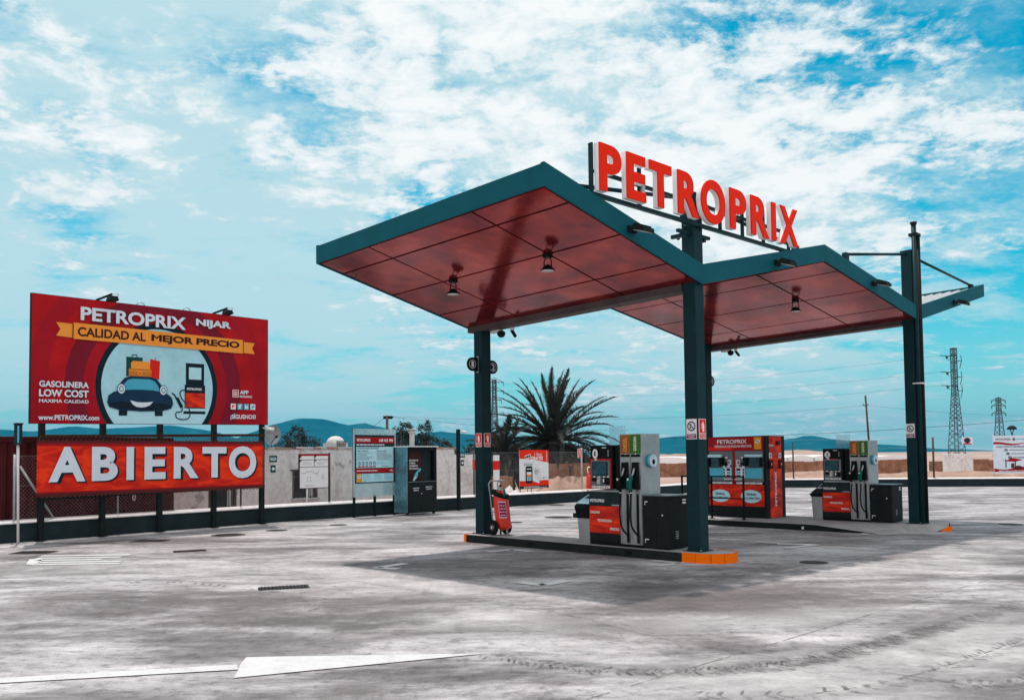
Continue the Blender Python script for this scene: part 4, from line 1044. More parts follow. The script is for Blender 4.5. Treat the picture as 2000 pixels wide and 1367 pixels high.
# ================================================================== wheeled extinguisher
def extinguisher():
    cx, cy = -4.70, .03; b = (cx, cy, .15)
    t = thing('wheeled_extinguisher', 'large red wheeled fire extinguisher leaning back beside the left column', 'fire extinguisher', STN, b)
    ln = lambda x, y, z: (x-(z-.15)*.14, y, z)                     # leans back on its cart
    m = MB(ln); m.lathe([(.0,.10),(.09,.11),(.14,.15),(.155,.20),(.155,.72),(.145,.79),(.11,.85),(.05,.885),(.0,.89)], cx+.08, cy, 'fire_red', 26, z0=.15); m.build('cylinder', t)
    m = MB(ln); m.lathe([(.156,.0),(.1575,.0),(.1575,.33),(.156,.33)], cx+.08, cy, 'white', 26, z0=.48)
    q = [v for v in m.v]; m.v, m.f, m.mi, m.sm, m.mats = [], [], [], [], []
    n_ = 10
    vs = []
    for z in (.50, .82):
        for i in range(n_+1):
            a = R(-66+56*i/n_); vs.append((cx+.08+.158*math.cos(a), cy+.158*math.sin(a), z))
    m.add(vs, [(i, i+1, n_+2+i, n_+1+i) for i in range(n_)], 'white', True)
    vs = []
    for z in (.515, .805):
        for i in range(n_+1):
            a = R(-64+52*i/n_); vs.append((cx+.08+.1605*math.cos(a), cy+.1605*math.sin(a), z))
    m.add(vs, [(i, i+1, n_+2+i, n_+1+i) for i in range(n_)], 'magenta', True)
    vs = []
    for k in range(4):
        for i in range(n_+1):
            a = R(-60+44*i/n_); vs += [(cx+.08+.1625*math.cos(a), cy+.1625*math.sin(a), .55+k*.062), (cx+.08+.1625*math.cos(a), cy+.1625*math.sin(a), .562+k*.062)]
    m.add(vs, [(k*(2*n_+2)+2*i, k*(2*n_+2)+2*i+2, k*(2*n_+2)+2*i+3, k*(2*n_+2)+2*i+1) for k in range(4) for i in range(n_) if (i*7+k*3) % 4], 'white', True)
    m.build('instruction_label', t)
    m = MB(ln); m.lathe([(.05,0),(.055,.03),(.035,.06),(.03,.12)], cx+.08, cy, 'galv', 14, z0=1.03); m.tube([(cx+.08,cy,1.12),(cx+.16,cy-.03,1.14)], .02, 'dark', 8); m.lathe([(.0,0),(.035,0),(.035,.02),(0,.02)], cx+.02, cy-.04, 'white', 14, z0=1.1); m.build('valve', t)
    m = MB(ln)
    for k in range(3):
        P = [(cx+.06+.165*math.cos(a)+.01*k, cy+.165*math.sin(a), .93+.03*k+.06*math.cos(a+2.6)) for a in [2*math.pi*i/22 for i in range(22)]]
        m.tube(P, .02, 'hose', 8, closed=True)
    m.tube([(cx+.22,cy-.05,.92),(cx+.27,cy-.06,.98),(cx+.25,cy-.05,1.06)], .026, 'nozzle_green', 8); m.build('hose', t)
    m = MB(ln)
    for y in (-.12,.12): m.tube([(cx-.10,cy+y,.22),(cx-.09,cy+y,.95),(cx-.11,cy+y,1.16),(cx-.03,cy+y,1.24)], .014, 'galv', 8)
    m.tube([(cx-.03,cy-.12,1.24),(cx+.12,cy-.12,1.23),(cx+.12,cy+.12,1.23),(cx-.03,cy+.12,1.24)], .016, 'galv', 8)
    m.tube([(cx-.09,cy-.12,.6),(cx-.09,cy+.12,.6)], .012, 'galv', 8); m.tube([(cx+.04,cy-.07,.155),(cx+.05,cy-.06,.27)],.02,'dark',8); m.tube([(cx+.15,cy+.02,.155),(cx+.13,cy+.02,.27)],.02,'galv',8); m.build('cart_frame', t)
    for y in (-.20, .17):
        m = MB(); m.lathe([(.06,-.025),(.138,-.03),(.155,-.012),(.155,.012),(.138,.03),(.06,.025)], cx-.05, cy+y, 'rubber', 28, 'y', .151+.155); o = m.build('wheel', t)
        m = MB(); m.lathe([(.0,-.036),(.03,-.034),(.062,-.026),(.062,.026),(.0,.036)], cx-.05, cy+y, 'steel_dark', 18, 'y', .151+.155); m.lathe([(0,-.042),(.018,-.04),(.018,-.03)], cx-.05, cy+y, 'white', 10, 'y', .151+.155); m.build('hub', o)
    m = MB(); m.tube([(cx-.05,cy-.17,.306),(cx-.05,cy+.145,.306)], .012, 'dark', 8); m.build('axle', t)
extinguisher()

# ================================================================== drains and manholes
def drain(x, y, w, d, ang, label):
    z = gw(x, y); fr = Frame(x, y, ang)
    o = thing('drain_grate', label, 'drain grate', fr, (0,0,z), 'drain grates in the paving')
    m = MB(); m.slab([(-w/2-.02,-d/2-.02),(w/2+.02,-d/2-.02),(w/2+.02,d/2+.02),(-w/2-.02,d/2+.02)], z+.002, z+.005, 'black'); m.build('frame', o)
    m = MB(); n_ = int(w/.045)
    for i in range(n_): a = -w/2+(i+.5)*w/n_; m.box(a-.009,a+.009,-d/2,d/2,z+.0055,z+.012,'rust_dark')
    m.build('grate', o)
drain(-3.09,12.14,.62,.26,.30,'rusty slotted drain grate alone in the pale open paving')
drain(-6.13,17.1,.55,.28,.42,'slotted drain grate left of the billboard arrow lane near the hatching')
def manhole(x, y, r, label, sq=False):
    z = gw(x, y); o = thing('manhole_cover', label, 'manhole cover', WLD, (x, y, z), 'dark covers set in the paving')
    m = MB()
    if sq: m.box(x-r,x+r,y-r*.7,y+r*.7,z+.002,z+.008,'timber')
    else: m.lathe([(r,.0),(r,.007),(r*.8,.009),(0,.009)], x, y, 'timber', 28, z0=z+.001)
    m.build('cover', o)
    m = MB()
    if sq: m.box(x-r*.9,x+r*.9,y-r*.6,y+r*.6,z+.0085,z+.011,'dark')
    else: m.lathe([(r*.78,.0),(r*.7,.003),(r*.3,.003),(0,.003)], x, y, 'dark', 28, z0=z+.0105)
    m.build('cover_plate', o)
for x, y, r, lb, sq in ((1.3,26.1,.40,'round dark manhole cover in the lane left of pump 1',False),(1.6,33.4,.3,'dark cover close to the low wall below the free litre banner',False), (.05,24.0,.2,'small round dark cover behind the wheeled extinguisher',False), (-6.49,20.55,.38,'dark oval looking cover below the right half of the billboard',False),
        (-5.69,21.7,.26,'small dark cover below the open banner near the wall',False), (-7.76,19.3,.36,'dark square cover below the middle of the billboard',True), (-4.52,23.3,.24,'dark round cover in front of the information board',False), (-9.1,17.15,.36,'dark square cover left of the painted hatching',True), (3.2,25.0,.3,'dark round cover between the two pump islands behind pump 1',False),(4.75,14.3,.22,'faint round cover near the orange kerb nose',False),(12.4,22.5,.28,'faint dark cover on the open paving at the right',False)):
    manhole(x, y, r, lb, sq)

# ================================================================== perimeter walls and fence
WX1 = 38.6
def low_wall(name_label, fr, x0, x1, zf, k):
    t = thing('low_wall', name_label, 'wall', fr, (x0, 0, zf(x0)))
    n_ = 10
    m = MB(); c = MB()
    for i in range(n_):
        a = x0+(x1-x0)*i/n_; b = x0+(x1-x0)*(i+1)/n_; za, zb = zf(a), zf(b)
        m.hexa([(a,0,za-.25),(b,0,zb-.25),(b,.2,zb-.25),(a,.2,za-.25),(a,0,za+.425),(b,0,zb+.425),(b,.2,zb+.425),(a,.2,za+.425)], 'wall_dark')
        c.hexa([(a,-.045,za+.40),(b,-.045,zb+.40),(b,.24,zb+.426),(a,.24,za+.426),(a,-.04,za+.425),(b,-.04,zb+.425),(b,.13,zb+.482),(a,.13,za+.482)], 'cap_white')
    m.build('wall_body', t); c.build('coping', t)
def zw(a): p = WAL.w(a, 0); return gw(p.x, p.y)
low_wall('long low dark wall with white coping under the billboard and boards', WAL, 0, WX1, zw, 0)
low_wall('low dark wall with white coping across the back right', RWL, 0, 36, lambda a: -.152, 0)
def chain_fence():
    t = thing('chain_link_fence', 'thin wire mesh fence on metal posts above the long low wall', 'fence', WAL, (.5, .1, .49))
    for x, c, r in ((.5,'galv',.03),(2.81,'galv',.02),(6.18,'timber',.025),(9.18,'timber',.035),(12.4,'timber',.03),(15.62,'timber',.03),(18.9,'galv',.03),(22.3,'galv',.035)):
        m = MB(); z = zw(x)+.485; m.tube([(x,.1,z),(x,.1,1.88 if x < 22 else 2.02)], r, c, 8); m.build('post', t)
    m = MB(); m.tube([(.60,.08,1.62),(1.32,.08,.48)], .025, 'galv', 8); m.build('brace', t)
    x0, x1, z0, z1 = .5, 22.2, .50, 1.85; m = MB(); st = .085; h = z1-z0; i = 0
    x = x0-h
    while x < x1:
        for sg in (1, -1):
            a, b = (x, z0), (x+h, z1)
            if sg < 0: a, b = (x, z1), (x+h, z0)
            (ax, az), (bx, bz) = a, b
            if ax < x0: f = (x0-ax)/(bx-ax); az += (bz-az)*f; ax = x0
            if bx > x1: f = (x1-ax)/(bx-ax); bz = az+(bz-az)*f; bx = x1
            if bx-ax > .02: m.tube([(ax,.1+.003*sg,az),(bx,.1+.003*sg,bz)], .0013 if x < 9.5 else .0009, 'galv', 3, False)
        x += st if x < 9.5 else st*1.5
    m.tube([(x0,.1,1.85),(x1,.1,1.85)], .004, 'galv', 4); m.tube([(x0,.1,1.2),(x1,.1,1.2)], .003, 'galv', 4)
    m.build('wire_mesh', t)
chain_fence()
def pole35():
    t = thing('camera_pole', 'thin white pole with a dark glass head left of the billboard', 'pole', WAL, (.40,-.35,0))
    m = MB(); m.tube([(.40,-.35,0),(.37,-.35,2.15)], .026, 'cap_white', 10); m.build('pole', t)
    m = MB(); m.box(.31,.43,-.42,-.29,2.08,2.52,'wall_dark',.01); m.box(.325,.36,-.425,-.4205,2.12,2.48,'cyan'); m.box(.30,.44,-.43,-.28,2.50,2.54,'dark',.005); m.build('head', t)
pole35()

# ================================================================== billboard and banner
BX = .92; BS = 1.0137
def bbx(x, y, z): return (BX+x*BS, -.2+y, z+.0155*x)
def billboard():
    t = thing('billboard', 'large red advertising billboard with a cartoon style blue car on five dark posts', 'billboard', WAL, (BX, -.2, 0))
    m = MB(bbx); m.box(-.27,5.775,-.06,.02,2.54,5.37,'dark'); m.build('back_frame', t)
    m = MB(bbx); x0, x1, z0, z1 = -.262, 5.767, 2.548, 5.362; L = lambda k: -.0625-.0028*k
    m.rect(x0,x1,z0,z1,L(0),'board_red')
    clip = (x0+.002,x1-.002,z0+.002,z1-.002); C = (2.68, 3.42)
    m.ell(*C,3.05,3.0,L(.5),'board_red2',72,clip)
    m.ell(*C,2.62,2.55,L(1),'board_red',72,clip); m.ell(*C,2.24,2.18,L(1.5),'board_red3',72,clip); m.ell(*C,1.83,1.80,L(2),'board_red2',72,clip)
    m.ell(*C,1.56,1.54,L(2.5),'ring_dark',72,clip); m.ell(*C,1.425,1.41,L(3),'art_sky',72,clip)
    pts = [(C[0]+1.42*math.cos(a), C[1]+1.405*math.sin(a)) for a in [R(200+140*i/24) for i in range(25)]]
    m.poly(clip_rect(pts,*clip), L(3.5), 'pale_cyan')
    # luggage
    m.rect(1.84,2.24,3.66,4.12,L(4.5),'art_green'); m.stroke([(1.98,4.12),(1.98,4.17),(2.10,4.17),(2.10,4.12)],.025,L(4.5),'art_green')
    m.poly([(2.42,3.62),(2.66,3.62),(2.68,4.06),(2.43,4.10)],L(4.5),'red'); m.stroke([(2.56,4.08),(2.56,4.14)],.015,L(4.5),'red')
    m.poly([(1.96,3.85),(2.42,3.85),(2.42,4.0),(2.38,4.03),(2.0,4.03),(1.95,3.98)],L(5.5),'ribbon'); m.rect(1.90,2.46,3.62,3.85,L(6),'art_orange'); m.rect(1.90,2.46,3.79,3.81,L(6.5),'ribbon'); m.ring(2.18,3.74,.035,.055,L(7),'ribbon',16)
    # plain blue car seen head on
    m.poly([(1.62,3.30),(1.70,3.50),(1.80,3.62),(1.95,3.67),(2.45,3.67),(2.60,3.62),(2.70,3.50),(2.78,3.28)],L(7.5),'navy')
    m.poly([(1.72,3.30),(1.78,3.47),(1.88,3.58),(2.0,3.61),(2.42,3.61),(2.54,3.57),(2.63,3.46),(2.69,3.28)],L(8.2),'art_glass')
    for x in (1.78, 2.66): m.poly([(x-.11,2.74),(x+.09,2.74),(x+.09,3.0),(x-.11,3.0)],L(7.5),'ring_dark')
    body = [(1.44,2.93),(1.39,3.05),(1.42,3.20),(1.55,3.29),(1.75,3.33),(1.95,3.35),(2.25,3.36),(2.5,3.35),(2.7,3.32),(2.88,3.27),(2.99,3.18),(3.02,3.04),(2.97,2.92),(2.75,2.86),(2.2,2.84),(1.66,2.87)]
    m.poly(body,L(9),'navy'); m.poly([(1.46,2.96),(1.44,3.03),(1.7,3.07),(2.2,3.02),(2.7,3.05),(2.97,3.0),(2.94,2.94),(2.7,2.89),(2.2,2.87),(1.66,2.90)],L(9.6),'ring_dark')
    m.poly([(1.93,3.10),(2.10,3.06),(2.22,3.055),(2.36,3.06),(2.50,3.08),(2.42,2.99),(2.30,2.945),(2.20,2.935),(2.08,2.95),(1.99,3.01)],L(10.4),'letter_pale')
    for x in (1.72, 2.76): m.ell(x,3.36,.105,.125,L(10.2),'navy',24); m.ell(x,3.36,.088,.108,L(10.8),'letter_pale',24); m.ell(x,3.36,.055,.07,L(11.4),'ring_dark',20); m.ell(x,3.36,.040,.052,L(12),'pale_cyan',20)
    # fuel pump drawing
    m.rect(3.36,3.86,3.24,4.06,L(4.5),'ring_dark'); m.rect(3.44,3.78,3.66,3.96,L(5.5),'pale_cyan'); m.rect(3.33,3.89,2.94,3.52,L(5),'ring_dark'); m.rect(3.345,3.875,2.96,3.32,L(6),FLAME); m.text('PETROPRIX',3.39,3.80,3.39,3.45,L(6.2),'white',.03); m.rect(3.30,3.90,2.80,2.87,L(4.6),'ring_dark')
    m.stroke([(2.99,3.30),(3.06,3.26),(3.11,3.16)],.035,L(6.5),'ring_dark'); m.poly([(3.06,3.22),(3.16,3.20),(3.29,2.98),(3.22,2.93)],L(7),'ring_dark')
    m.stroke(curve_pts([(3.27,2.95),(3.24,2.86),(3.10,2.82),(3.12,2.70),(3.28,2.66),(3.44,2.70),(3.47,2.84),(3.40,3.02),(3.26,3.16),(3.20,3.30),(3.26,3.38),(3.34,3.38)],5),.028,L(7.6),'navy')
    # ribbon
    m.poly([(.24,4.78),(.60,4.77),(.60,4.46),(.24,4.48),(.33,4.63)],L(7),'ribbon'); m.poly([(4.97,4.71),(5.34,4.70),(5.26,4.56),(5.34,4.41),(4.97,4.42)],L(7),'ribbon')
    m.poly([(.60,4.80),(4.98,4.755),(4.98,4.40),(.60,4.435)],L(13),'ribbon'); m.stroke([(.60,4.435),(.60,4.79)],.02,L(13.6),'ink_brown'); m.stroke([(4.98,4.40),(4.98,4.74)],.02,L(13.6),'ink_brown')
    m.text('CALIDAD AL',.70,2.30,4.505,4.715,L(14.2),'ink_brown',.030); m.text('MEJOR PRECIO',2.44,4.86,4.485,4.70,L(14.2),'ink_brown',.045)
    m.text('PETROPRIX',.79,3.37,4.87,5.17,L(14.0)-.003,'flag_dark',.03); m.text('PETROPRIX',.76,3.34,4.87,5.18,L(15.2),'letter_pale',.032)
    m.text('NIJAR',3.63,4.63,4.955,5.175,L(14.0)-.003,'flag_dark',.045); m.text('NIJAR',3.61,4.61,4.965,5.185,L(15.2),'letter_pale',.045)
    m.text('GASOLINERA',-.11,.96,3.34,3.475,L(15),'letter_pale',.03); m.text('LOW COST',-.11,.96,3.13,3.29,L(15),'letter_pale',.035); m.text('MAXIMA CALIDAD',-.11,.96,3.00,3.075,L(15),'letter_pale',.025)
    m.text('www.PETROPRIX.com',-.12,1.20,2.62,2.735,L(15),'letter_pale',.03)
    m.box(4.66,4.845,L(14),L(13.5),3.25,3.445,'white'); m.rect(4.675,4.83,3.265,3.43,L(14.6),'red'); m.text('PETRO',4.69,4.815,3.355,3.40,L(15.2),'white',.03); m.text('PRIX',4.69,4.815,3.29,3.34,L(15.2),'white',.04)
    m.text('APP',4.875,5.14,3.335,3.435,L(15),'letter_pale',.035); m.text('PETROPRIX',4.875,5.25,3.245,3.30,L(15),'letter_pale',.03)
    for i, (s_, c, k) in enumerate((('g+','white','red'),('f','cyan','white'),('in','cyan','white'),('','white','cyan'))):
        a = 4.61+i*.195; m.rect(a,a+.15,2.935,3.085,L(14),c)
        if s_: m.text(s_,a+.03,a+.12,2.955,3.065,L(14.8),k,.05)
        else: m.poly([(a+.02,2.97),(a+.08,2.96),(a+.12,3.0),(a+.125,3.05),(a+.095,3.06),(a+.075,3.035),(a+.03,3.055),(a+.045,3.0)],L(14.8),k)
    m.text('¡SÍGUENOS!',4.60,5.36,2.665,2.83,L(15),'letter_pale',.03)
    m.build('printed_panel', t)
    for i, x in enumerate((0, 1.34, 2.73, 4.19, 5.62)):
        p = MB(bbx); g = zw(BX+x); p.box(x-.055,x+.055,-.055,.055,g-.0155*x-.02,2.62,'dark'); p.box(x-.05,x+.05,.022,.10,2.621,5.25,'dark'); p.box(x-.1,x+.1,-.1,.1,g-.0155*x,g-.0155*x+.015,'dark'); p.build('post', t)
    m = MB(bbx); m.box(-.05,5.67,-.075,-.056,2.235,2.30,'ink_brown'); m.box(-.05,5.67,-.075,-.056,.88,.94,'dark'); m.build('cross_rail', t)
    for x, lb in ((1.25, ''), (4.24, '')):
        m = MB(bbx); m.tube([(x-.08,.02,5.38),(x+.10,-.34,5.50)],.026,'dark',8); m.build('lamp_arm', t)
        m = MB(bbx); m.hexa([(x+.00,-.44,5.36),(x+.22,-.44,5.36),(x+.22,-.24,5.33),(x+.00,-.24,5.33),(x+.03,-.42,5.45),(x+.19,-.42,5.45),(x+.19,-.26,5.45),(x+.03,-.26,5.45)],'dark'); m.tube([(x+.22,-.34,5.38),(x+.25,-.34,5.52),(x+.12,-.35,5.51)],.008,'galv',6); m.build('lamp_head', t)
    for x in (2.22, 3.42):
        m = MB(bbx); m.tube([(x-.1,0,5.36),(x-.08,0,5.42),(x,0,5.45),(x+.08,0,5.42),(x+.1,0,5.36)],.012,'galv',6); m.build('lifting_eye', t)
billboard()
def banner():
    t = thing('open_banner', 'red banner reading open in large pale capitals strapped below the billboard', 'banner', WAL, (BX, -.30, 1.6))
    xf = lambda x, y, z: (x, -.305+y+.012*math.sin(x*2.3), z)
    m = MB(xf); n_ = 20; x0, x1 = .785, 6.60
    for i in range(n_):
        a = x0+(x1-x0)*i/n_; b = x0+(x1-x0)*(i+1)/n_; m.box(a,b,-.004,.004,1.0,2.15,FLAG)
        for z in (2.15, .995): m.box(a,b,-.007,.007,z-.035,z+.035,'flag_dark')
        m.rect(a,b,2.06,2.114,-.0085,'deep_red'); m.rect(a,b,1.031,1.06,-.0085,'deep_red')
    m.build('banner_sheet', t)
    m = MB(xf)
    for ch, a, b in (('A',1.02,1.82),('B',1.96,2.57),('I',2.78,2.965),('E',3.23,3.77),('R',3.98,4.65),('T',4.75,5.45),('O',5.52,6.36)):
        z0, z1 = (1.27, 2.04) if ch != 'O' else (1.23, 2.06)
        m.text(ch,a+.045,b+.045,z0-.03,z1-.03,-.024,'ring_dark',.06); m.text(ch,a,b,z0,z1,-.029,'letter_pale',.038)
    m.build('lettering', t)
    m = MB(xf); rd = random.Random(4)
    m.tube([(x0+.04+i*.05, .03 if i % 2 else .0, 2.285 if i % 2 else 2.17) for i in range(115)] + [(x1-.02,.0,1.6)] + [(x1-.04-i*.05, .03 if i % 2 else .0, .93 if i % 2 else .975) for i in range(115)], .011, 'rust', 4)
    m.build('lacing', t)
banner()
def board_cam():
    t = thing('security_camera', 'white bullet camera on the right post of the billboard', 'camera', WAL, (6.75,-.3,2.5))
    m = MB(); m.tube([(6.62,-.24,2.55),(6.75,-.30,2.52)],.02,'white',8); m.build('mount', t)
    m = MB(); m.tube([(6.64,-.32,2.545),(6.86,-.40,2.50)],.045,'white',12); m.tube([(6.86,-.40,2.50),(6.875,-.405,2.497)],.03,'black',12); m.build('camera_body', t)
board_cam()

# ================================================================== boards, locker, posts along the wall
def info_board():
    t = thing('information_board', 'tall information board with a red header and clear plastic sheet on three posts', 'information board', WAL, (10.6,-.3,zw(10.6)))
    for x in (9.80, 10.62, 11.42):
        m = MB(); m.box(x-.03,x+.03,-.30,-.24,zw(x),2.58 if x != 10.62 else .62,'dark'); m.build('post', t)
    m = MB(); m.box(9.72,11.45,-.325,-.315,.57,2.58,POLY); m.build('clear_sheet', t)
    m = MB(); Y = -.3285; L = lambda k: Y-.003*k
    m.box(9.785,11.40,Y,-.3255,.965,2.40,'wall_dark')
    m.rect(9.80,11.39,2.16,2.33,L(1),'deep_red'); m.text('PETROPRIX',9.86,10.40,2.205,2.285,L(2),'white',.03); m.text('638 423 799',10.75,11.32,2.20,2.285,L(2),'white',.03)
    m.lines(9.84,11.2,2.08,2.13,1,L(1),'letter_pale',.8,5)
    m.rect(9.84,11.34,1.42,2.05,L(1),'pale_cyan'); m.lines(9.88,11.3,1.97,2.035,2,L(2),'navy',.6,1)
    m.text('Pago en efectivo',9.88,10.30,1.90,1.945,L(2),'navy',.03); m.text('Pago con tarjeta',10.65,11.05,1.90,1.945,L(2),'navy',.03)
    m.lines(9.88,10.55,1.64,1.88,8,L(2),'grey_ink',.45,2); m.lines(10.65,11.28,1.64,1.88,8,L(2),'grey_ink',.45,3)
    for k in range(5):
        c = 9.95+k*.15; m.ring(c,1.555,.04,.055,L(2),'navy',18); m.stroke([(c-.035,1.59),(c+.035,1.52)],.012,L(2.5),'navy'); m.rect(c-.06,c+.06,1.44,1.48,L(2),'deep_red')
    m.lines(10.65,11.1,1.52,1.59,3,L(2),'cyan',.5,7); m.lines(10.85,11.25,1.45,1.48,1,L(2),'navy',.7,8)
    m.rect(9.80,11.39,1.27,1.40,L(1),'deep_red'); m.lines(9.86,10.95,1.315,1.355,1,L(2),'letter_pale',.8,9); m.poly([(11.16,1.335),(11.28,1.37),(11.30,1.345),(11.2,1.32)],L(2),'white'); m.rect(11.24,11.34,1.30,1.312,L(2),'white')
    m.rect(9.84,11.34,1.0,1.25,L(1),'pale_cyan'); m.rect(9.845,10.06,1.005,1.245,L(2),'yellow'); m.ell(9.952,1.16,.075,.045,L(2.6),'white',18); m.poly([(9.90,1.175),(9.99,1.13),(10.0,1.15),(9.91,1.19)],L(3.2),'black')
    for a, b in ((10.10,10.47),(10.55,10.88),(10.95,11.30)): m.lines(a,b,1.04,1.235,6,L(2),'cyan',.45,int(a*10))
    m.lines(10.10,10.28,1.01,1.03,1,L(2),'navy',.7,4)
    m.build('printed_panel', t)
info_board()
def locker():
    t = thing('locker', 'dark metal recycling cabinet with an open niche and sunlit ribs painted on its roof', 'cabinet', WAL, (12.05,-.6,zw(12)))
    g = zw(12); x0, x1, F, K = 11.40, 12.72, -.85, -.30
    m = MB(); m.box(x0,x0+.03,F,K,g+.08,2.03,'tin_side'); m.build('side_panel', t, label='shiny blue grey side sheet')
    m = MB(); m.box(x1-.03,x1,F,K,g+.08,2.03,'dark'); m.box(x0+.031,x1-.031,K-.03,K,g+.08,2.03,'dark'); m.box(x0+.031,x1-.031,F+.01,K-.031,g+.08,.955,'dark'); m.box(x0+.031,x1-.031,F,F+.03,1.93,2.03,'black'); m.box(x0+.031,x0+.10,F,F+.02,.98,1.929,'black'); m.box(x1-.12,x1-.031,F,F+.02,.98,1.929,'black'); m.box(12.20,12.60,F+.14,F+.16,.975,1.929,'wall_dark'); m.build('cabinet_body', t)
    for a, b in ((x0+.03,12.055),(12.065,x1-.005)):
        m = MB(); m.box(a,b,F-.008,F+.009,g+.09,.95,'dark',.003)
        if a < 12: m.text('PETROPRIX',11.66,11.93,.755,.79,F-.011,'white',.03); m.text('ENERGIA',11.68,11.90,.69,.725,F-.011,'white',.03)
        else: m.text('GESTION DE',12.2,12.5,.78,.815,F-.011,'letter_pale',.03); m.text('RESIDUOS',12.24,12.48,.715,.75,F-.011,'letter_pale',.03)
        m.build('door', t)
        o = [q for q in bpy.data.objects if q.parent == t][-1]
        if a < 12: k = MB(); k.lathe([(0,-.02),(.014,-.018),(.014,0)],12.02,F-.0085,'white',10,'y',.60); k.build('lock', o)
    m = MB(); m.box(x0+.032,12.199,F+.15,F+.17,.976,1.929,'ink_brown')
    for i, (s_, w) in enumerate((('RECOGIDA DE',.42),('MATERIAL',.30),('ABSORBENTE',.40),('CONTAMINADO',.46))): m.text(s_,11.62,11.62+w,1.60-i*.085,1.65-i*.085,F+.146,'white',.03)
    m.build('niche_back', t)
    m = MB(); m.box(x0+.032,x1-.032,F-.02,K-.03,.957,.975,'steel_dark'); m.build('niche_shelf', t)
    m = MB(); m.tube([(12.10,F+.1,1.36),(12.02,F+.09,1.30),(11.93,F+.08,1.27),(11.87,F+.06,1.19),(11.83,F+.06,1.12)], [.03,.04,.025,.055,.06], 'cyan', 9); m.tube([(11.83,F+.06,1.12),(11.78,F+.06,1.05),(11.73,F+.06,1.0)], [.055,.03,.035], 'pale_cyan', 9); m.build('plastic_sleeve', t)
    m = MB(); 
    for i in range(15): a = x0-.05+i*.096; m.box(a,a+.06,F-.06,K+.02,2.031,2.065,'white'); m.box(a+.0605,a+.0955,F-.05,K+.02,2.031,2.048,'steel_dark')  # white colour stands for sun on the corrugated roof edges
    m.build('roof_sheet', t)
    for x in (x0+.05, x1-.12):
        m = MB(); m.box(x,x+.06,F+.03,F+.09,g,g+.0795,'black'); m.build('foot', t)
locker()
def plan_board():
    t = thing('plan_board', 'white site plan board with a red top edge in front of a barred window', 'notice board', WAL, (8.5,-.05,.5))
    m = MB(); m.tube([(8.28,-.02,.49),(8.28,-.02,.93)],.03,'cap_white',10); m.build('post', t)
    m = MB(); m.box(7.97,9.04,-.05,-.02,.87,1.85,'maroon'); m.build('frame', t)
    m = MB(); L = lambda k: -.0525-.003*k
    m.rect(8.0,9.01,.89,1.79,L(0),'white'); m.rect(8.0,9.01,1.79,1.84,L(0),'deep_red')
    for z in (1.675, 1.475): m.rect(8.0,9.01,z,z+.015,L(1),'maroon')
    m.rect(8.50,8.515,1.475,1.79,L(1),'maroon')
    for a in (8.0, 8.515):
        for z in (1.79, 1.675): m.poly([(a,z),(a+.07,z),(a,z-.07)],L(1.5),'maroon')
    m.lines(8.1,8.45,1.53,1.62,3,L(1),'grey_ink',.3,1); m.lines(8.6,8.95,1.53,1.62,3,L(1),'grey_ink',.3,2)
    m.stroke([(8.05,1.30),(8.18,1.30),(8.24,1.35),(8.46,1.35),(8.50,1.30),(8.62,1.30),(8.67,1.37)],.012,L(1),'grey_ink'); m.stroke([(8.58,1.28),(8.60,1.24),(8.62,1.28)],.012,L(1),'grey_ink')
    for a, z in ((8.27,1.15),(8.27,1.07),(8.37,1.15),(8.37,1.07)): m.rect(a,a+.015,z,z+.05,L(1),'grey_ink')
    for k in range(6): m.rect(8.18+k*.055,8.20+k*.055,.94,.965,L(1),'grey_ink')
    m.poly([(8.74,1.12),(8.86,1.12),(8.86,1.28),(8.78,1.28)],L(.6),'cap_white'); m.build('printed_panel', t)
plan_board()
def exit_sign(a, za, label):
    for nm, x0, x1, z0, z1 in (('exit_sign', a, a+.25, za, za+.18), ('arrow_sign', a+.04, a+.20, za-.28, za-.08)):
        t = thing(nm, label[nm], 'sign', WAL, (x0, -.02, z0))
        m = MB(); m.box(x0,x1,.0,.012,z0,z1,'exit_green'); m.build('panel', t)
        m = MB(); w = x1-x0
        if nm == 'exit_sign': m.text('SALIDA',x0+.025,x1-.025,z0+.045,z1-.045,-.003,'letter_pale',.04)
        else: c = (z0+z1)/2; m.poly([(x0+.025,c),(x0+.085,c+.06),(x0+.085,c+.025),(x1-.025,c+.025),(x1-.025,c-.025),(x0+.085,c-.025),(x0+.085,c-.06)],-.003,'white')
        m.build('symbol', t)
exit_sign(7.02, 1.63, {'exit_sign': 'dark green exit plate on the mesh fence right of the open banner', 'arrow_sign': 'green arrow plate below the exit plate right of the open banner'})
exit_sign(14.79, 1.69, {'exit_sign': 'dark green exit plate beside the thin dark camera pole', 'arrow_sign': 'green arrow plate beside the thin dark camera pole'})
def cam_pole():
    t = thing('camera_pole', 'dark square pole carrying a small camera between the cabinet and the left column', 'pole', WAL, (14.42,-.25,zw(14.4)))
    m = MB(); m.box(14.37,14.47,-.30,-.20,zw(14.4),2.64,'dark',.006); m.build('pole', t)
    m = MB(); m.tube([(14.47,-.25,2.57),(14.58,-.28,2.57)],.015,'dark',6); m.tube([(14.52,-.30,2.565),(14.70,-.36,2.54)],.04,'white',10); m.build('camera_body', t)
cam_pole()
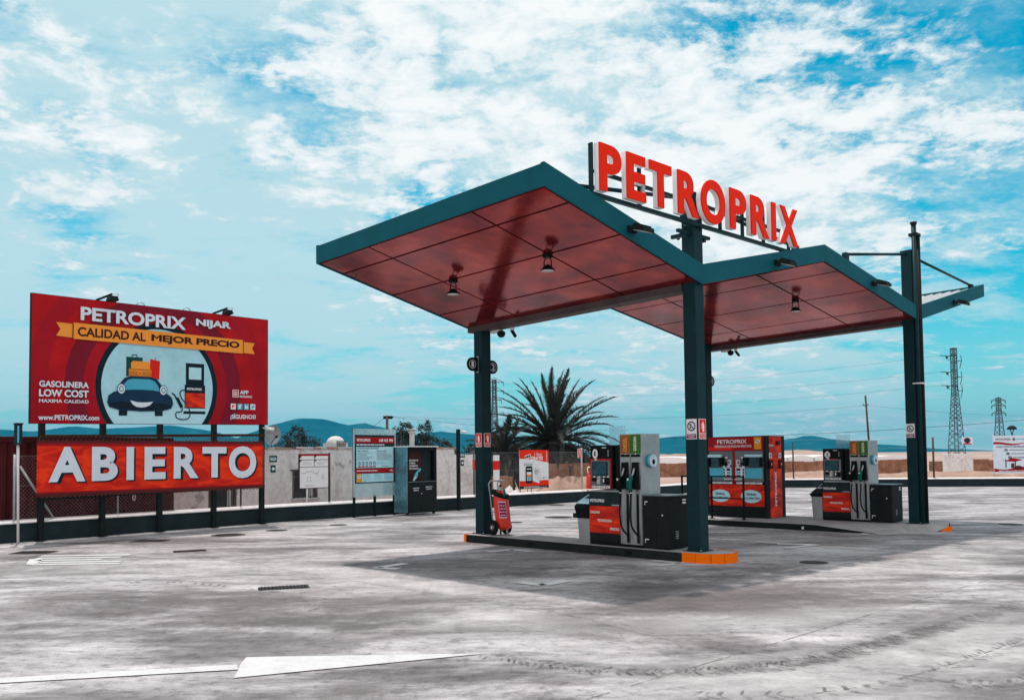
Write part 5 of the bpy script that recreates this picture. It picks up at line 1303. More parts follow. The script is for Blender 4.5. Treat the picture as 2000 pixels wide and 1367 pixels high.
def fire_box():
    t = thing('alarm_box', 'red alarm box on a fence post left of the left column', 'alarm box', WAL, (15.65,-.05,1.4))
    m = MB(); m.box(15.49,15.83,-.06,.06,1.25,1.61,'fire_red',.02); m.build('box', t)
    m = MB(); m.text('F',15.63,15.69,1.41,1.48,-.064,'white',.03); m.rect(15.6,15.66,1.30,1.325,-.063,'white'); m.rect(15.68,15.74,1.30,1.325,-.063,'white'); m.build('lettering', t)
    t = thing('marker_post', 'white marker post with a red band just right of the left column', 'post', WAL, (16.67,-.3,zw(16.6)))
    m = MB(); m.box(16.55,16.83,-.06,.0,.49,1.76,'white',.004); m.build('post', t)
    m = MB(); m.box(16.548,16.832,-.063,.003,1.24,1.56,'red'); m.build('red_band', t)
fire_box()
def litre_banner():
    t = thing('promo_banner', 'red and white promotional banner with a drawn phone terminal in front of the palm', 'banner', WAL, (18.97,-.02,1.2))
    m = MB(); L = lambda k: -.006-.003*k; x0, x1, z0, z1 = 18.06, 19.87, .50, 1.94
    m.box(x0,x1,-.004,.004,z0,z1,'white'); m.box(x0,x1,-.0058,-.0042,z0+.001,z0+.10,'dark')
    P = [(x0,z1),(x1,z1),(x1,1.46)] + [(x1-(x1-x0)*i/14, 1.46+.09*math.sin(i/14*2.6)+.11*(i/14)**2) for i in range(1, 15)]
    m.poly(P,L(1),'flag_red'); m.poly([(x0,z0+.10),(x1,z0+.10),(x1,.80),(19.3,.80),(19.25,.68),(18.85,.79),(x0,.80)],L(1),'flag_red')
    m.text('1 litro',18.98,19.44,1.72,1.84,L(2),'cap_white',.02); m.text('GRATIS',18.76,19.50,1.565,1.70,L(2),'white',.04)
    m.poly([(18.36,1.72),(18.72,1.80),(18.76,1.66),(18.40,1.59)],L(2),'white')
    for k in range(3): m.poly([(18.385+k*.11,1.70+k*.024),(18.475+k*.11,1.72+k*.024),(18.49+k*.11,1.64+k*.02),(18.40+k*.11,1.62+k*.02)],L(3),'black')
    m.lines(19.72,19.8,1.5,1.9,9,L(2),'white',.6,4)
    m.text('APLICACION',18.30,18.86,1.375,1.42,L(2),'navy',.03); m.stroke([(18.3,1.46),(18.85,1.46)],.008,L(2),'cyan')
    m.poly([(18.42,.70),(18.80,.70),(18.84,.76),(18.84,1.28),(18.80,1.34),(18.46,1.34),(18.42,1.28)],L(3),'ring_dark'); m.rect(18.48,18.77,1.22,1.25,L(4),'white'); m.rect(18.48,18.77,.96,1.12,L(4),'ribbon'); m.rect(18.48,18.77,1.03,1.12,L(4.6),'white')
    for i in range(3):
        for j in range(2): m.rect(18.49+i*.1,18.56+i*.1,.80+j*.08,.86+j*.08,L(4),'pale_cyan')
    for k in range(5): m.stroke([(18.92+k*.02,1.24-k*.09),(19.12,1.28-k*.1),(19.34+k*.02,1.19-k*.11)],.012,L(2),'galv')
    m.lines(18.95,19.3,1.02,1.2,4,L(2.6),'grey_ink',.4,6); m.rect(19.52,19.58,.86,.91,L(2),'ink_brown'); m.lines(19.6,19.78,.86,.92,2,L(2),'grey_ink',.5,2)
    m.lines(18.3,19.75,z0+.015,z0+.085,2,L(2),'white',.6,3)
    m.build('printed_panel', t)
    t = thing('safety_sign', 'red extinguisher sign on the fence right of the promotional banner', 'sign', WAL, (22.0,-.02,1.6))
    m = MB(); m.box(21.88,22.18,-.004,.006,1.62,1.98,'white'); m.build('panel', t)
    m = MB(); m.rect(21.91,22.15,1.71,1.965,-.007,'red'); m.rect(22.0,22.06,1.74,1.93,-.010,'white'); m.rect(21.91,22.15,1.635,1.69,-.007,'red'); m.build('pictogram', t)
    t = thing('small_extinguisher', 'small red extinguisher with a white hoop standing on the wall left of fuel pump 1', 'fire extinguisher', WAL, (22.62,-.1,.5))  # small fire extinguisher: cylinder with a hoop handle
    m = MB(); m.lathe([(.0,0),(.17,.0),(.18,.04),(.15,.5),(.1,.58),(.05,.62),(0,.62)], 22.62, -.1, 'fire_red', 18, z0=.35); m.build('cylinder', t)
    m = MB(); m.tube([(22.44,-.1,.98),(22.42,-.1,1.2),(22.5,-.1,1.24),(22.72,-.1,1.23),(22.76,-.1,1.1)],.022,'white',8); m.lathe([(.05,0),(.08,.03),(.06,.1)],22.62,-.1,'fire_red',14,z0=.97); m.build('handle', t)
litre_banner()

# ================================================================== container and white building
def container():
    t = thing('shipping_container', 'dark maroon corrugated container behind the open banner', 'container', WAL, (-2,.6,-.1))
    m = MB(); x = -9.0; pts = []
    while x < 4.45:
        pts += [(x,.60),(x+.07,.60),(x+.11,.636),(x+.18,.636)]; x += .22
    pts = [p for p in pts if p[0] < 4.50] + [(4.5,.60),(4.5,3.0),(-9,3.0)]
    m.slab(pts,-.15,2.16,'maroon'); m.build('corrugated_wall', t)
    m = MB(); m.box(-9.05,4.52,.57,.68,2.161,2.28,'maroon',.008); m.box(-9.05,4.52,.57,.68,-.16,.0,'rust',.008); m.box(4.42,4.53,.57,.69,.001,2.16,'maroon'); m.build('frame_rail', t)
    m = MB(); m.rect(3.40,3.50,.98,.995,.56,'letter_pale'); m.text('2',3.41,3.50,.99,1.09,.556,'letter_pale',.03); m.text('0',3.41,3.51,.74,.90,.556,'letter_pale',.03); m.build('lettering', t)
container()
def stucco_mat():
    m, nt, b, out = node_mat('worn_whitewash')
    v = N(nt, 'ShaderNodeTexCoord').outputs['Object']
    q = N(nt, 'ShaderNodeMapping'); nt.links.new(v, q.inputs[0]); q.inputs['Scale'].default_value = (1, 1, .45)
    a = noise_node(nt, q.outputs[0], .9, 9, .65, .5); c = noise_node(nt, v, 6, 7, .7); e = noise_node(nt, v, 1.7, 8, .7, .6)
    r = ramp(nt, a.outputs[0], [(.30, (.58, .49, .47)), (.46, (.80, .76, .755)), (.7, (.88, .86, .86))])
    r2 = ramp(nt, c.outputs[0], [(.34, .74), (.56, 1.02)]); col = mixc(nt, 1, r.outputs[0], r2.outputs[0], 'MULTIPLY')
    s = ramp(nt, e.outputs[0], [(.58, 0.0), (.64, .7)]); col = mixc(nt, s.outputs[0], col, (.26, .20, .18))
    nt.links.new(col, b.inputs['Base Color']); b.inputs['Roughness'].default_value = .95; bump(nt, b, c.outputs[0], .35, .02)
    return m
STUC = stucco_mat()
def building():
    t = thing('white_building', 'low flat roofed whitewashed building with barred windows behind the mesh fence', 'building', WAL, (10.5,2,-.1))
    Y = 2.0; holes = [(6.45,7.35,.34,1.42),(9.34,10.30,.50,1.34)]
    m = MB(); x0, x1, z0, z1 = 4.62, 16.72, -.2, 2.0
    xs = [x0]
    for a, b, *_ in holes: xs += [a, b]
    xs.append(x1)
    for i in range(len(xs)-1):
        if i % 2 == 0: m.box(xs[i],xs[i+1],Y,Y+.25,z0,z1,STUC)
        else:
            h = holes[i//2]; m.box(xs[i],xs[i+1],Y,Y+.25,z0,h[2],STUC); m.box(xs[i],xs[i+1],Y,Y+.25,h[3],z1,STUC)
    m.box(x0,x0+.25,Y+.251,Y+6,z0,z1,STUC); m.box(x0,x1,Y+.6,Y+6,z0,z1-.1,'dark'); m.build('wall', t)
    m = MB(); m.box(16.721,18.7,Y+.05,Y+.3,z0,1.80,STUC); m.box(18.45,18.7,Y+.301,Y+3,z0,1.8,STUC); m.build('yard_wall', t)
    m = MB(); rd = random.Random(5); x = x0-.03
    while x < 16.7:
        w = rd.uniform(.18,.5); h = rd.uniform(.03,.085); m.box(x,min(x+w,16.75),Y-.03+rd.uniform(-.012,.012),Y+.27,2.001,2.0+h,'kraft' if rd.random() < .6 else 'concrete',.008); x += w+.002
    m.build('parapet', t, label='crumbling pinkish parapet')
    for a, b, c, d in holes:
        m = MB(); m.box(a+.03,b-.03,Y+.16,Y+.19,c+.03,d-.03,'black'); o = m.build('window', t)
        m = MB(); m.box(a,a+.05,Y-.02,Y+.08,c,d,'timber'); m.box(b-.05,b,Y-.02,Y+.08,c,d,'timber'); m.box(a-.08,b+.02,Y-.03,Y+.08,d,d+.05,'timber'); m.box(a-.05,b+.05,Y-.06,Y+.1,c-.06,c-.001,'concrete'); m.build('frame', o)
        m = MB()
        for k in range(6): x = a+.1+k*(b-a-.2)/5; m.tube([(x,Y+.02,c),(x,Y+.02,d)],.009,'dark',6)
        m.box(b-.22,b-.10,Y+.1,Y+.13,c+.04,d-.1,'cap_white'); m.build('bars', o)
    return t
building()
def roof_bits():
    t = thing('chimney', 'white square chimney pipe with a cap above the dark cabinet', 'chimney', WAL, (15.72,3.2,1.9))
    m = MB(); m.box(15.66,15.79,3.13,3.27,1.8,2.62,'cap_white',.01); m.build('shaft', t)
    m = MB(); m.box(15.62,15.83,3.09,3.31,2.62,2.66,'cap_white'); m.box(15.65,15.80,3.12,3.28,2.661,2.72,'concrete'); m.box(15.60,15.85,3.07,3.33,2.721,2.76,'cap_white',.01); m.build('cap', t)
    t = thing('domed_vent', 'small domed white roof vent with a lattice front', 'roof vent', WAL, (11.9,3.0,1.9))
    m = MB(); m.box(11.62,12.22,2.75,3.3,1.85,2.22,'cap_white'); m.lathe([(.30,.0),(.29,.08),(.24,.17),(.14,.235),(0,.26)],11.92,3.02,'cap_white',20,z0=2.2); m.build('body', t)
    m = MB()
    for k in range(5): m.box(11.74+k*.085,11.755+k*.085,2.73,2.749,2.0,2.3,'timber')
    for k in range(4): m.box(11.72,12.12,2.715,2.729,2.02+k*.08,2.035+k*.08,'timber')
    m.build('lattice', t)
    t = thing('satellite_dish', 'grey satellite dish on the roof right of the billboard', 'satellite dish', WAL, (9.35,3.0,1.9))
    xf = lambda x, y, z: (9.35+x, 3.0+y-.15*z, 2.46+z)
    m = MB(xf)
    vs = [(0,.07,0)]; n_ = 28
    for r_ in (.11,.21,.31):
        for i in range(n_): a = 2*math.pi*i/n_; vs.append((r_*math.cos(a), .07-.75*r_*r_, r_*math.sin(a)))
    fs = [(0,1+i,1+(i+1)%n_) for i in range(n_)] + [(1+k*n_+i,1+k*n_+(i+1)%n_,1+(k+1)*n_+(i+1)%n_,1+(k+1)*n_+i) for k in range(2) for i in range(n_)]
    m.add(vs,fs,'galv',True); m.build('reflector', t)
    m = MB(xf); m.tube([(0,.06,-.28),(0,-.2,-.06)],.012,'dark',6); m.box(-.03,.03,-.24,-.18,-.09,-.02,'dark'); m.build('receiver_arm', t)
    m = MB(); m.tube([(9.35,3.12,1.85),(9.35,3.12,2.4)],.025,'galv',8); m.build('mast', t)
roof_bits()

# ================================================================== palms and trees
def leaf_mat(name, a, b_, rough=.6):
    m, nt, b, out = node_mat(name); b.inputs['Specular IOR Level'].default_value = .15
    v = N(nt, 'ShaderNodeTexCoord').outputs['Object']
    n1 = noise_node(nt, v, 1.3, 5, .6); n2 = noise_node(nt, v, 14, 3, .6)
    r = ramp(nt, n1.outputs[0], [(.3, a), (.7, b_)]); r2 = ramp(nt, n2.outputs[0], [(.3, .55), (.7, 1.25)])
    nt.links.new(mixc(nt, 1, r.outputs[0], r2.outputs[0], 'MULTIPLY'), b.inputs['Base Color']); b.inputs['Roughness'].default_value = rough
    return m
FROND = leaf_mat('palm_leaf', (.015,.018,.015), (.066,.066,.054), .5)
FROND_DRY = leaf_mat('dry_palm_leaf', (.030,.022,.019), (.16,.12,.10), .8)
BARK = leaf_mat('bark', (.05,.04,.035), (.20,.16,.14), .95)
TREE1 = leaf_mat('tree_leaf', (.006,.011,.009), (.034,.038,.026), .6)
def frond_mesh(L, curl, mt, seed, n=72, leaf=.42, vee=.6):
    rd = random.Random(seed); m = MB(); P = []; x = z = 0; a = 0; k = 22
    for i in range(k+1):
        P.append(Vector((x, .04*math.sin(i*.4+seed), z))); a = -curl*(i/k)**1.6; x += L/k*math.cos(a); z += L/k*math.sin(a)
    m.tube(P, [.035*(1-.85*i/k)+.004 for i in range(k+1)], mt, 5, False)
    for i in range(n):
        u = .13+.86*i/n; f = u*k; j = min(k-1, int(f)); p = P[j].lerp(P[j+1], f-j); T = (P[j+1]-P[j]).normalized()
        up = Vector((-T.z, 0, T.x))
        for sg in (-1, 1):
            ll = leaf*(math.sin(math.pi*min(1, u*.92+.10))**.6)*rd.uniform(.75, 1.1)
            sw = rd.uniform(.55, .95); d = (T*math.cos(sw) + (Vector((0, sg, 0))*math.cos(vee)+up*math.sin(vee)*rd.uniform(.5, 1.2))*math.sin(sw)).normalized()
            w = T*.028
            e = p+d*ll+Vector((0,0,-.10*ll)); q = p+d*ll*.5
            m.add([tuple(p-w), tuple(p+w), tuple(q+w*.9), tuple(e), tuple(q-w*.9)], [(0,1,2,3,4)], mt)
    me = m.build('frond'); d = me.data; bpy.data.objects.remove(me); return d
def palm(label, x, y, zc, L, seed, n_up, n_low, n_dry, trunk_r, big=True):
    rd = random.Random(seed)
    t = thing('palm_tree', label, 'palm tree', WLD, (x, y, -.15), 'palms behind the low wall')
    m = MB(); prof = []
    for i in range(15):
        z = -.15+(zc+.15)*i/14; prof.append((trunk_r*(1.0+.28*math.sin(i*2.1)*.3+(.5 if i > 10 else 0)*(i-10)/4), z))
    m.lathe(prof, x, y, BARK, 16)
    for i in range(70):
        a = rd.uniform(0, 6.28); z = rd.uniform(.1, zc); r_ = trunk_r*rd.uniform(.95, 1.15)
        m.tube([(x+r_*math.cos(a), y+r_*math.sin(a), z), (x+r_*1.5*math.cos(a), y+r_*1.5*math.sin(a), z+.22)], [.05,.02], BARK, 4)
    m.build('trunk', t)
    green = [frond_mesh(L*rd.uniform(.92,1.05), c, FROND, seed*10+i) for i, c in enumerate((.35,.6,.85,1.1))]
    dry = [frond_mesh(L*rd.uniform(.6,.85), c, FROND_DRY, seed*20+i, 40, .30, .2) for i, c in enumerate((.8,1.2))]
    mid = [frond_mesh(L*.85, c, FROND, seed*30+i, 52, .32) for i, c in enumerate((.9,1.3))]
    k = 0
    def put(name, dat, el, az, sc=1.0):
        o = bpy.data.objects.new(name, dat); COL.objects.link(o); o.parent = t; BASE[o.name] = (0,0,0)
        o.location = (rd.uniform(-.1,.1), rd.uniform(-.1,.1), zc+.15+rd.uniform(-.12,.12)); o.rotation_euler = (rd.uniform(-.4,.4), -el, az); o.scale = (sc, sc, sc)
    for i in range(n_up):
        f = (i+.5)/n_up; el = R(88-74*f**.85); put('frond', green[min(3, int(f*3.2+rd.random()*.8))], el, i*2.39996+rd.uniform(-.2,.2), rd.uniform(.84,1.06))
    for i in range(n_low):
        el = R(14-44*(i+.5)/n_low); put('frond', mid[i % 2], el, i*2.39996+.7, rd.uniform(.75,1.0))
    for i in range(n_dry):
        el = R(-18-62*((i+.5)/n_dry)); put('dry_frond', dry[i % 2], el, i*2.39996+.3, rd.uniform(.7,1.05))
    return t
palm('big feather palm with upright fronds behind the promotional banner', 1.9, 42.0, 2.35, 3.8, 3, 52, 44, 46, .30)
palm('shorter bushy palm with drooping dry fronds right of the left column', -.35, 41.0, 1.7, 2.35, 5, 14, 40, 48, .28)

def tree(label, x, y, h, crown, seed, mt=TREE1, group='dark trees behind the white building', leaf=.14, n=1700, trunk_h=None):
    rd = random.Random(seed); t = thing('tree', label, 'tree', WLD, (x, y, -.2), group)
    m = MB(); th = trunk_h or h*.45; r0 = h*.028
    m.tube([(x,y,-.2),(x+.06*h*.2,y,th*.5),(x-.02*h,y,th)], [r0*1.4,r0,r0*.8], BARK, 8)
    for i in range(6):
        a = i*1.05+rd.random(); m.tube([(x-.02*h,y,th*.9),(x+crown[0][3]*.4*math.cos(a),y+crown[0][3]*.4*math.sin(a),th+h*.18),(x+crown[0][3]*.7*math.cos(a),y+crown[0][3]*.7*math.sin(a),th+h*.34)], [r0*.6,r0*.35,r0*.12], BARK, 5)
    m.build('trunk', t)
    m = MB(); vs, fs = [], []
    tot = sum(c[3]*c[4] for c in crown)
    for cx, cy, cz, rx, rz in crown:
        k = int(n*rx*rz/tot); clumps = max(5, k//34)
        for c in range(clumps):
            while True:
                q = Vector((rd.uniform(-1,1), rd.uniform(-1,1), rd.uniform(-1,1)))
                if .25 < q.length < 1: break
            if q.length < .7 and rd.random() < .5: q = q.normalized()*rd.uniform(.7,1.0)
            pc = Vector((x+cx+q.x*rx, y+cy+q.y*rx, cz+q.z*rz)); sp = rd.uniform(.12,.28)*rx+.08
            for j in range(34):
                p = pc+Vector((rd.gauss(0,sp*.55), rd.gauss(0,sp*.55), rd.gauss(0,sp*.5)))
                a = Vector((rd.gauss(0,1), rd.gauss(0,1), rd.gauss(0,1))).normalized(); b = a.orthogonal().normalized(); s = leaf*rd.uniform(.5,1.1)
                o = len(vs); vs += [tuple(p-a*s*.5), tuple(p+b*s*.28), tuple(p+a*s*.5), tuple(p-b*s*.28)]; fs.append((o,o+1,o+2,o+3))
    m.add(vs, fs, mt); m.build('crown', t); return t
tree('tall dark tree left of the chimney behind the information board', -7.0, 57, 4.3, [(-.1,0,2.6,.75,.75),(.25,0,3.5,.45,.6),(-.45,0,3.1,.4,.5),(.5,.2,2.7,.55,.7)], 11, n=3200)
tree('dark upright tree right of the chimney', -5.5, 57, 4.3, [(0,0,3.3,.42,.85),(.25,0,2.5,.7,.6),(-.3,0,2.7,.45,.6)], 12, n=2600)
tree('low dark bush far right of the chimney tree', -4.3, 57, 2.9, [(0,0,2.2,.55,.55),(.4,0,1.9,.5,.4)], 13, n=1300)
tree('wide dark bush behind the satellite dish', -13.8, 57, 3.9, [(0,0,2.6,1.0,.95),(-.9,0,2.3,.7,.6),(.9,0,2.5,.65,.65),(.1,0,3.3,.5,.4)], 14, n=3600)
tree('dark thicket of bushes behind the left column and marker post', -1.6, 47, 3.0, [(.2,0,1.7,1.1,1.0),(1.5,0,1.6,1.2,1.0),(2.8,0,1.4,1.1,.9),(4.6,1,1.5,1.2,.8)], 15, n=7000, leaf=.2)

# ================================================================== earth bank, old walls, fields
def lump(name, x0, x1, y0, y1, h, seed, mt, nx=40, ny=14, rough=.45):
    vs, fs = [], []
    for i in range(nx+1):
        for j in range(ny+1):
            u, v = i/nx, j/ny; e = min(1, 5*min(u, 1-u))*math.sin(math.pi*min(1, v*1.0))**.7
            z = h*e*(.75+rough*mnoise.fractal(Vector((u*7+seed, v*3, seed)), 1, 2, 5))
            vs.append((x0+(x1-x0)*u, y0+(y1-y0)*v, -.22+max(0, z)))
    for i in range(nx):
        for j in range(ny): fs.append((i*(ny+1)+j, (i+1)*(ny+1)+j, (i+1)*(ny+1)+j+1, i*(ny+1)+j+1))
    m = MB(); m.add(vs, fs, mt, True); return struct(m.build(name))
KR = mat('kraft')
lump('earth_bank', .6, 5.4, 37.4, 39.7, 1.32, 2.6, KR, 60, 16, .16)
lump('earth_bank', 15, 40, 62, 70, .55, 4, KR, 70)
lump('earth_bank', -1.6, .6, 36.5, 39, .7, 6, mat('concrete'), 24)
def rough_mat():
    m, nt, b, out = node_mat('old_brown_masonry')
    v = N(nt, 'ShaderNodeTexCoord').outputs['Object']
    a = noise_node(nt, v, .9, 8, .65, .5); c = noise_node(nt, v, 5, 7, .7)
    r = ramp(nt, a.outputs[0], [(.3, (.15,.055,.028)), (.5, (.33,.15,.085)), (.7, (.46,.26,.18))]); r2 = ramp(nt, c.outputs[0], [(.3,.6),(.65,1.1)])
    nt.links.new(mixc(nt, 1, r.outputs[0], r2.outputs[0], 'MULTIPLY'), b.inputs['Base Color']); b.inputs['Roughness'].default_value = .95
    bump(nt, b, c.outputs[0], .6, .05); return m
ROUGH = rough_mat()
def old_wall(label, x0, x1, y, h, seed, th=.4):
    t = thing('old_wall', label, 'wall', WLD, ((x0+x1)/2, y, -.2), 'weathered brown walls beyond the forecourt')
    rd = random.Random(seed); m = MB(); x = x0
    while x < x1:
        w = rd.uniform(.5,1.3); e = min(x+w, x1); m.box(x,e-.004,y+rd.uniform(0,.04),y+th,-.25,h+rd.uniform(-.06,.05),ROUGH,.02); x = e
    m.build('masonry', t)
old_wall('weathered brown wall seen between fuel pump 1 and the tall middle column', 11.5, 15.6, 75, .98, 1)
old_wall('weathered brown wall right of the red cash kiosk', 21.5, 26.3, 75, 1.0, 2)
old_wall('weathered brown wall seen left of the far right column', 28.6, 34.6, 75, 1.05, 3)
old_wall('weathered brown wall between the far column and the pylon block', 34.9, 35.9, 75, .9, 4)
old_wall('weathered brown wall right of the pylon block', 37.0, 45, 75, .98, 5)
old_wall('brown rendered wall behind the earth bank near the palm', 1.55, 4.2, 40.0, 1.36, 6)
old_wall('broken pale wall end under the bushy palm', -.95, .0, 38.2, .85, 7)
def greenhouse(label, x0, x1, y, h, seed):
    t = thing('greenhouse', label, 'greenhouse', WLD, ((x0+x1)/2, y, -.2), 'white plastic greenhouses in the fields')
    m = MB(); k = max(2, int((x1-x0)/7)); w = (x1-x0)/k
    for i in range(k):
        a = x0+i*w; pts = [(a,-.2),(a+w*.995,-.2),(a+w*.995,h*.68),(a+w*.75,h*.93),(a+w*.5,h),(a+w*.25,h*.93),(a,h*.68)]; m.prism(pts, y, y+40, 'white')
    m.build('plastic_cover', t)
    m = MB()
    for i in range(k+1): a = x0+i*w-.1; m.box(a,a+.18,y-.15,y-.01,-.2,h*.7,'galv')
    m.build('frame', t)
greenhouse('long white greenhouse seen between fuel pump 1 and the tall middle column', 24, 46, 160, 1.2, 1)
greenhouse('bright white greenhouse left of fuel pump number 3', 52, 62, 170, 1.2, 2)
greenhouse('white greenhouse behind fuel pump number 3', 63, 84, 190, .9, 3)
lump('field', 20, 110, 200, 330, 2.6, 8, earth_mat(), 60, 10)
lump('field', 60, 180, 130, 190, .7, 9, earth_mat(), 60, 10)

# ================================================================== pylons, poles, wires
def lattice_tower(m, cx, cy, z0, z1, w0, w1, n, mt, r, ang=0, split=1.0):
    def corner(z, i):
        f = (z-z0)/(z1-z0); f = min(1, f/split); w = (w0+(w1-w0)*f)/2; a = ang+math.pi/4+i*math.pi/2
        return (cx+w*1.414*math.cos(a), cy+w*1.414*math.sin(a), z)
    zz = [z0]
    while zz[-1] < z1-.01:
        f = (zz[-1]-z0)/(z1-z0); w = w0+(w1-w0)*min(1, f/split); zz.append(min(z1, zz[-1]+w*n))
    for i in range(4):
        m.tube([corner(z, i) for z in zz], r*1.5, mt, 4)
        for a, b in zip(zz, zz[1:]):
            m.tube([corner(a, i), corner(b, (i+1) % 4)], r, mt, 3, False); m.tube([corner(b, i), corner(a, (i+1) % 4)], r, mt, 3, False)
        for z in zz[::3]: m.tube([corner(z, i), corner(z, (i+1) % 4)], r, mt, 3, False)
def pylon1():
    x, y = 35.62, 72.0
    t = thing('pylon', 'tall tapered lattice pylon on a white block beyond the back wall', 'pylon', WLD, (x, y, -.2), 'lattice pylons in the fields')
    m = MB(); m.box(x-.82,x+.86,y-.8,y+.8,-.25,1.50,STUC,.04); m.build('base_block', t)
    m = MB(); lattice_tower(m, x-.02, y, 1.48, 9.95, 0.92, .34, .62, 'lattice', .018, .12, .62); m.box(x-.22,x+.20,y-.2,y+.2,9.90,9.98,'lattice'); m.build('tower', t)
    for k, z in enumerate((9.35, 8.05, 6.95)):
        m = MB(); m.tube([(x+.22,y,z-.4),(x+.2,y,z),(x-.2,y,z),(x-.75,y-.1,z-.02)],.03,'lattice',5); m.tube([(x-.2,y,z-.28),(x-.5,y-.05,z-.30),(x-.5,y-.05,z-.05)],.02,'lattice',5); m.lathe([(.02,0),(.10,-.06),(.05,-.12),(.09,-.18),(.02,-.24)],x-.62,y-.08,'lattice',10,z0=z); m.tube([(x-.7,y-.1,z),(x-1.2,y-.2,z+.02)],.03,'lattice',5)
        m.tube([(x+.2,y,z-.4),(x+.55,y,z-.4)],.03,'lattice',5); m.tube([(x+.55,y,z+.05),(x+.6,y,z-.4),(x+.45,y,z-1.0)],.028,'lattice',5); m.build('cross_arm', t)
pylon1()
def pylon(label, x, y, z0, z1, w0, w1, arms, mt, r):
    t = thing('pylon', label, 'pylon', WLD, (x, y, -.2), 'lattice pylons in the fields')
    m = MB(); lattice_tower(m, x, y, z0, z1, w0, w1, .9, mt, r, .3, .8); m.build('tower', t)
    for z, a in arms:
        m = MB()
        for sg in (-1, 1): m.tube([(x,y,z),(x+sg*a,y,z-.12)], r*1.6, mt, 4); m.tube([(x,y,z+a*.45),(x+sg*a,y,z-.1)], r*1.2, mt, 4); m.tube([(x+sg*a,y,z-.1),(x+sg*a,y,z-.9)], r*1.6, mt, 4)
        m.build('cross_arm', t)
pylon('small distant lattice pylon behind the banner at the right edge', 141.1, 260, -.2, 16.9, 2.6, .9, [(16.2,2.0),(14.7,2.0),(12.5,2.0)], 'lattice_far', .08)
pylon('distant lattice pylon half hidden right of the left column', -3.9, 200, -.2, 18.7, 2.0, .8, [(18.2,2.1),(16.3,2.1),(14.2,1.6)], 'lattice_far', .065)
def umbrella_lamp():
    x, y = 46.2, 83
    t = thing('area_light', 'dark mushroom shaped light on a forked pole behind the right banner', 'lamp post', WLD, (x, y, -.2))
    m = MB(); m.tube([(x,y,-.2),(x,y,3.25)],.055,'dark',8)
    for sg in (-1, 1): m.tube([(x,y,3.1),(x+sg*.17,y,3.7)],.04,'dark',6)
    m.build('pole', t)
    m = MB(); m.lathe([(.0,.34),(.2,.30),(.36,.16),(.43,.0),(.40,-.05),(0,-.04)],x,y,'dark',20,z0=3.68); m.build('lamp_hood', t)
umbrella_lamp()
def wood_pole(label, x, y, z1, r, group='wooden poles with wires', lean=0, cross=None):
    t = thing('utility_pole', label, 'utility pole', WLD, (x, y, -.2), group)
    m = MB(); m.tube([(x+lean,y,-.2),(x,y,z1)],[r*1.15,r*.9],'timber',8); m.build('pole', t)
    m = MB()
    if cross: m.box(x-.25,x+.35,y-.06,y+.06,cross-.12,cross+.08,'dark'); m.tube([(x+.3,y,cross),(x+.42,y,cross-.02)],.05,'dark',6)
    else:
        for sg in (-1, 1): m.tube([(x,y,z1-.62),(x+sg*.14,y,z1-.60),(x+sg*.14,y,z1-.52)],.03,'dark',5)
    m.build('bracket', t)
wood_pole('slanting wooden pole rising behind fuel pump number 3', 21.70, 55, 5.18, .062, lean=.25)
wood_pole('short wooden pole with a crossbar left of the chimney trees', -8.36, 60, 4.5, .10, cross=4.4)
def fence_post(label, x, z1, r=.04):
    p = RWL.w(x, -.0); t = thing('fence_post', label, 'post', RWL, (x, .1, .33), 'thin posts along the back wall')
    m = MB(); m.tube([(x,.1,.33),(x,.1,z1)],r,'timber',8); m.build('post', t)
    m = MB(); m.tube([(x,.1,z1),(x,.1,z1+.015)],r*1.2,'dark',8); m.build('post_cap', t)
fence_post('thin dark post on the back wall right of the kiosk', 2.28, 2.25)
fence_post('thin dark post on the back wall right of the far column', 9.45, 2.43, .05)
p_ = WAL.w(33.5, .1)
t = thing('fence_post', 'thin dark post between fuel pump 1 and the tall middle column', 'post', WAL, (33.6, .1, .34), 'thin posts along the back wall')
m = MB(); m.tube([(33.6,.1,.33),(33.6,.1,2.14)],.045,'timber',8); m.build('post', t)
m = MB(); m.box(33.2,33.45,.02,.03,1.45,1.75,'exit_green'); m.poly([(33.24,1.6),(33.33,1.7),(33.33,1.5)],.016,'white'); m.build('arrow_plate', t)
def noparking():
    t = thing('round_sign', 'small dark round prohibition sign hung on the wire right of the pylon', 'sign', RWL, (11.15, .1, 2.2))
    m = MB(); m.box(10.88,11.42,.09,.10,2.04,2.42+.02,'letter_pale'); m.build('panel', t)
    m = MB(); m.ell(11.15,2.27,.165,.15,.086,'deep_red',24); m.ell(11.15,2.27,.12,.11,.083,'navy',24); m.rect(10.93,11.37,2.06,2.12,.086,'deep_red'); m.build('pictogram', t)
    t = thing('sagging_wire_fence', 'thin strands of wire strung above the back wall', 'fence', RWL, (8, .1, .5))
    m = MB()
    for z in (1.35, 1.9, 2.42): m.tube([(-.2,.1,z),(9.45,.1,z),(11.15,.1,z-.02),(14.6,.1,z),(26,.1,z)],.005,'galv',4)
    m.build('wire', t)
noparking()
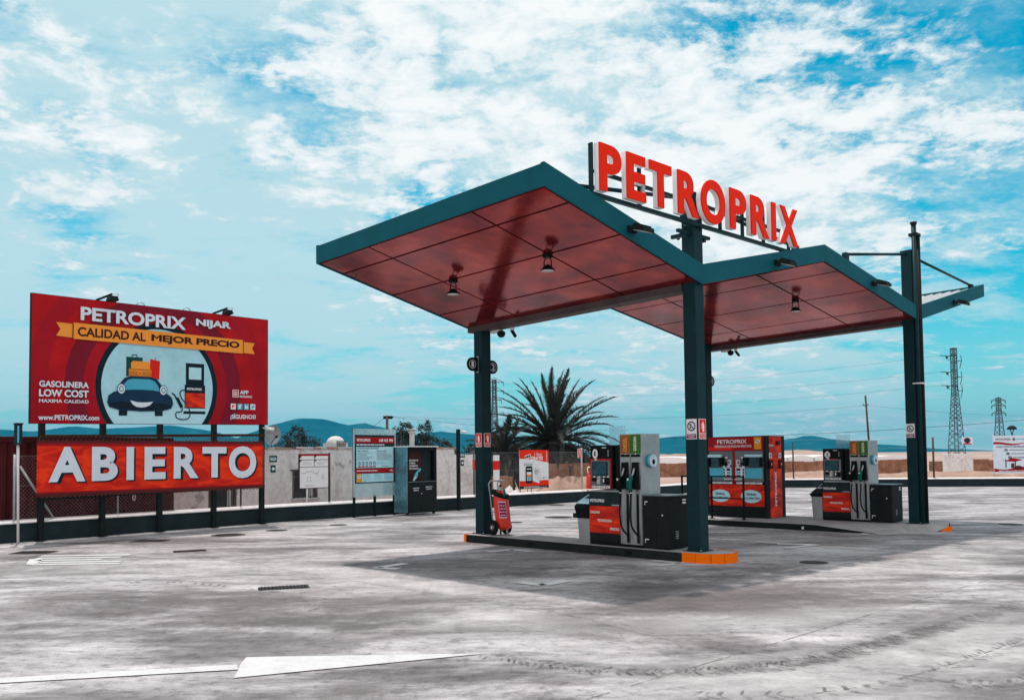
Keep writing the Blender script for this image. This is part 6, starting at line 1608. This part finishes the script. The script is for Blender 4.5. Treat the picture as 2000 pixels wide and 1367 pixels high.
def right_banner():
    t = thing('promo_banner', 'pale banner with a small drawn canopy and wavy red bands at the right edge', 'banner', RWL, (13.9, -.05, 1.5))
    m = MB(); x0, x1, z0, z1 = 12.36, 15.4, .53, 2.50; L = lambda k: -.054-.003*k
    m.box(x0,x1,-.053,-.045,z0,z1,'letter_pale')
    m.text('PETROPRIX',12.50,13.24,2.25,2.36,L(1),'flag_dark',.02); m.ell(13.38,2.30,.07,.07,L(1),'navy',18); m.text('i',13.37,13.39,2.26,2.34,L(2),'white',.02); m.lines(13.5,14.6,2.26,2.34,1,L(1),'cyan',.7,3)
    up = lambda k: [(x0+.02+(x1-x0-.04)*i/20, k+.05*math.sin(i*.55+1)) for i in range(21)]
    U = up(2.12); D = [(x, z-.03-.09*abs(math.sin(x*1.1+.4))) for x, z in U]
    m.add([(x,L(1),z) for x, z in U]+[(x,L(1),z) for x, z in D], [(i,i+1,22+i,21+i) for i in range(20)], 'deep_red')
    m.text('PAGA CON TU MATRICULA',12.52,13.98,1.87,1.96,L(1),'navy',.03)
    for k in range(3): m.ell(12.98+k*.09,1.74-k*.19,.085,.07,L(1),'navy',18); m.text(str(k+1),12.955+k*.09,13.0+k*.09,1.71-k*.19,1.77-k*.19,L(2),'white',.03); m.lines(13.14+k*.09,14.4,1.71-k*.19,1.77-k*.19,1,L(1),'grey_ink',.8,k)
    m.poly([(12.72,1.24),(12.98,1.19),(13.22,1.34),(13.62,1.27),(13.78,1.23),(13.40,1.13),(13.0,1.15)],L(1),'deep_red'); m.rect(12.93,12.98,.82,1.27,L(1.5),'wall_dark'); m.rect(13.38,13.43,.84,1.2,L(1.5),'wall_dark'); m.rect(13.2,13.36,.80,1.05,L(1.5),'timber'); m.ell(13.55,.82,.2,.11,L(1.6),'flag_dark',20)
    U = [(x0+.02+(x1-x0-.04)*i/20, .82-.10*math.sin(i*.42+.2)*(1-i/30)) for i in range(21)]
    m.add([(x,L(1.2),z) for x, z in U]+[(x,L(1.2),z0+.08) for x, z in U], [(i,i+1,22+i,21+i) for i in range(20)], 'deep_red'); m.lines(12.6,14.5,z0+.10,z0+.15,1,L(2),'letter_pale',.8,8)
    m.poly([(13.9,.80),(14.6,1.0),(15.38,.95),(15.38,.86),(14.5,.82)],L(2),'cyan'); m.poly([(13.5,1.32),(14.4,1.36),(15.38,1.42),(15.38,1.30),(14.2,1.27)],L(1),'cyan')
    m.build('printed_panel', t)
    m = MB(); m.tube([(12.40,.0,.45),(12.40,.0,2.55)],.03,'galv',8); m.tube([(15.2,.0,.45),(15.2,.0,2.55)],.03,'galv',8); m.build('post', t)
right_banner()
def wire(label, a, b, sag, r):
    t = thing('power_line', label, 'wire', WLD, a, 'overhead wires')
    m = MB(); A, B = Vector(a), Vector(b); P = []
    for i in range(33): u = i/32; p = A.lerp(B, u); p.z -= sag*4*u*(1-u); P.append(p)
    m.tube(P, r, 'wire', 4); o = m.build('cable', t)
for k, (za, zb) in enumerate(((9.37,18.0),(8.05,16.2),(6.97,14.1))):
    wire(('top','middle','lowest')[k]+' thin wire from the block pylon toward the distant pylon', (34.4, 71.8, za), (-1.8, 200, zb), 1.6, .010)
wire('wire from the slanting pole toward the left', (21.56, 55, 4.55), (-8.2, 60, 4.45), .5, .008)
wire('wire from the slanting pole toward the right edge', (21.84, 55, 4.57), (62, 90, 5.6), .6, .008)
wire('thick dark cable crossing low behind the far right column', (8, 50, 2.6), (40, 58, 4.3), .35, .016)
wire('slack stay wire left of the short wooden pole', (-8.5, 60, 4.4), (-11.5, 60, 2.2), .05, .014)
wire('wire from the short wooden pole running behind the left column', (-8.0, 60, 4.4), (8, 62, 3.4), .25, .010)
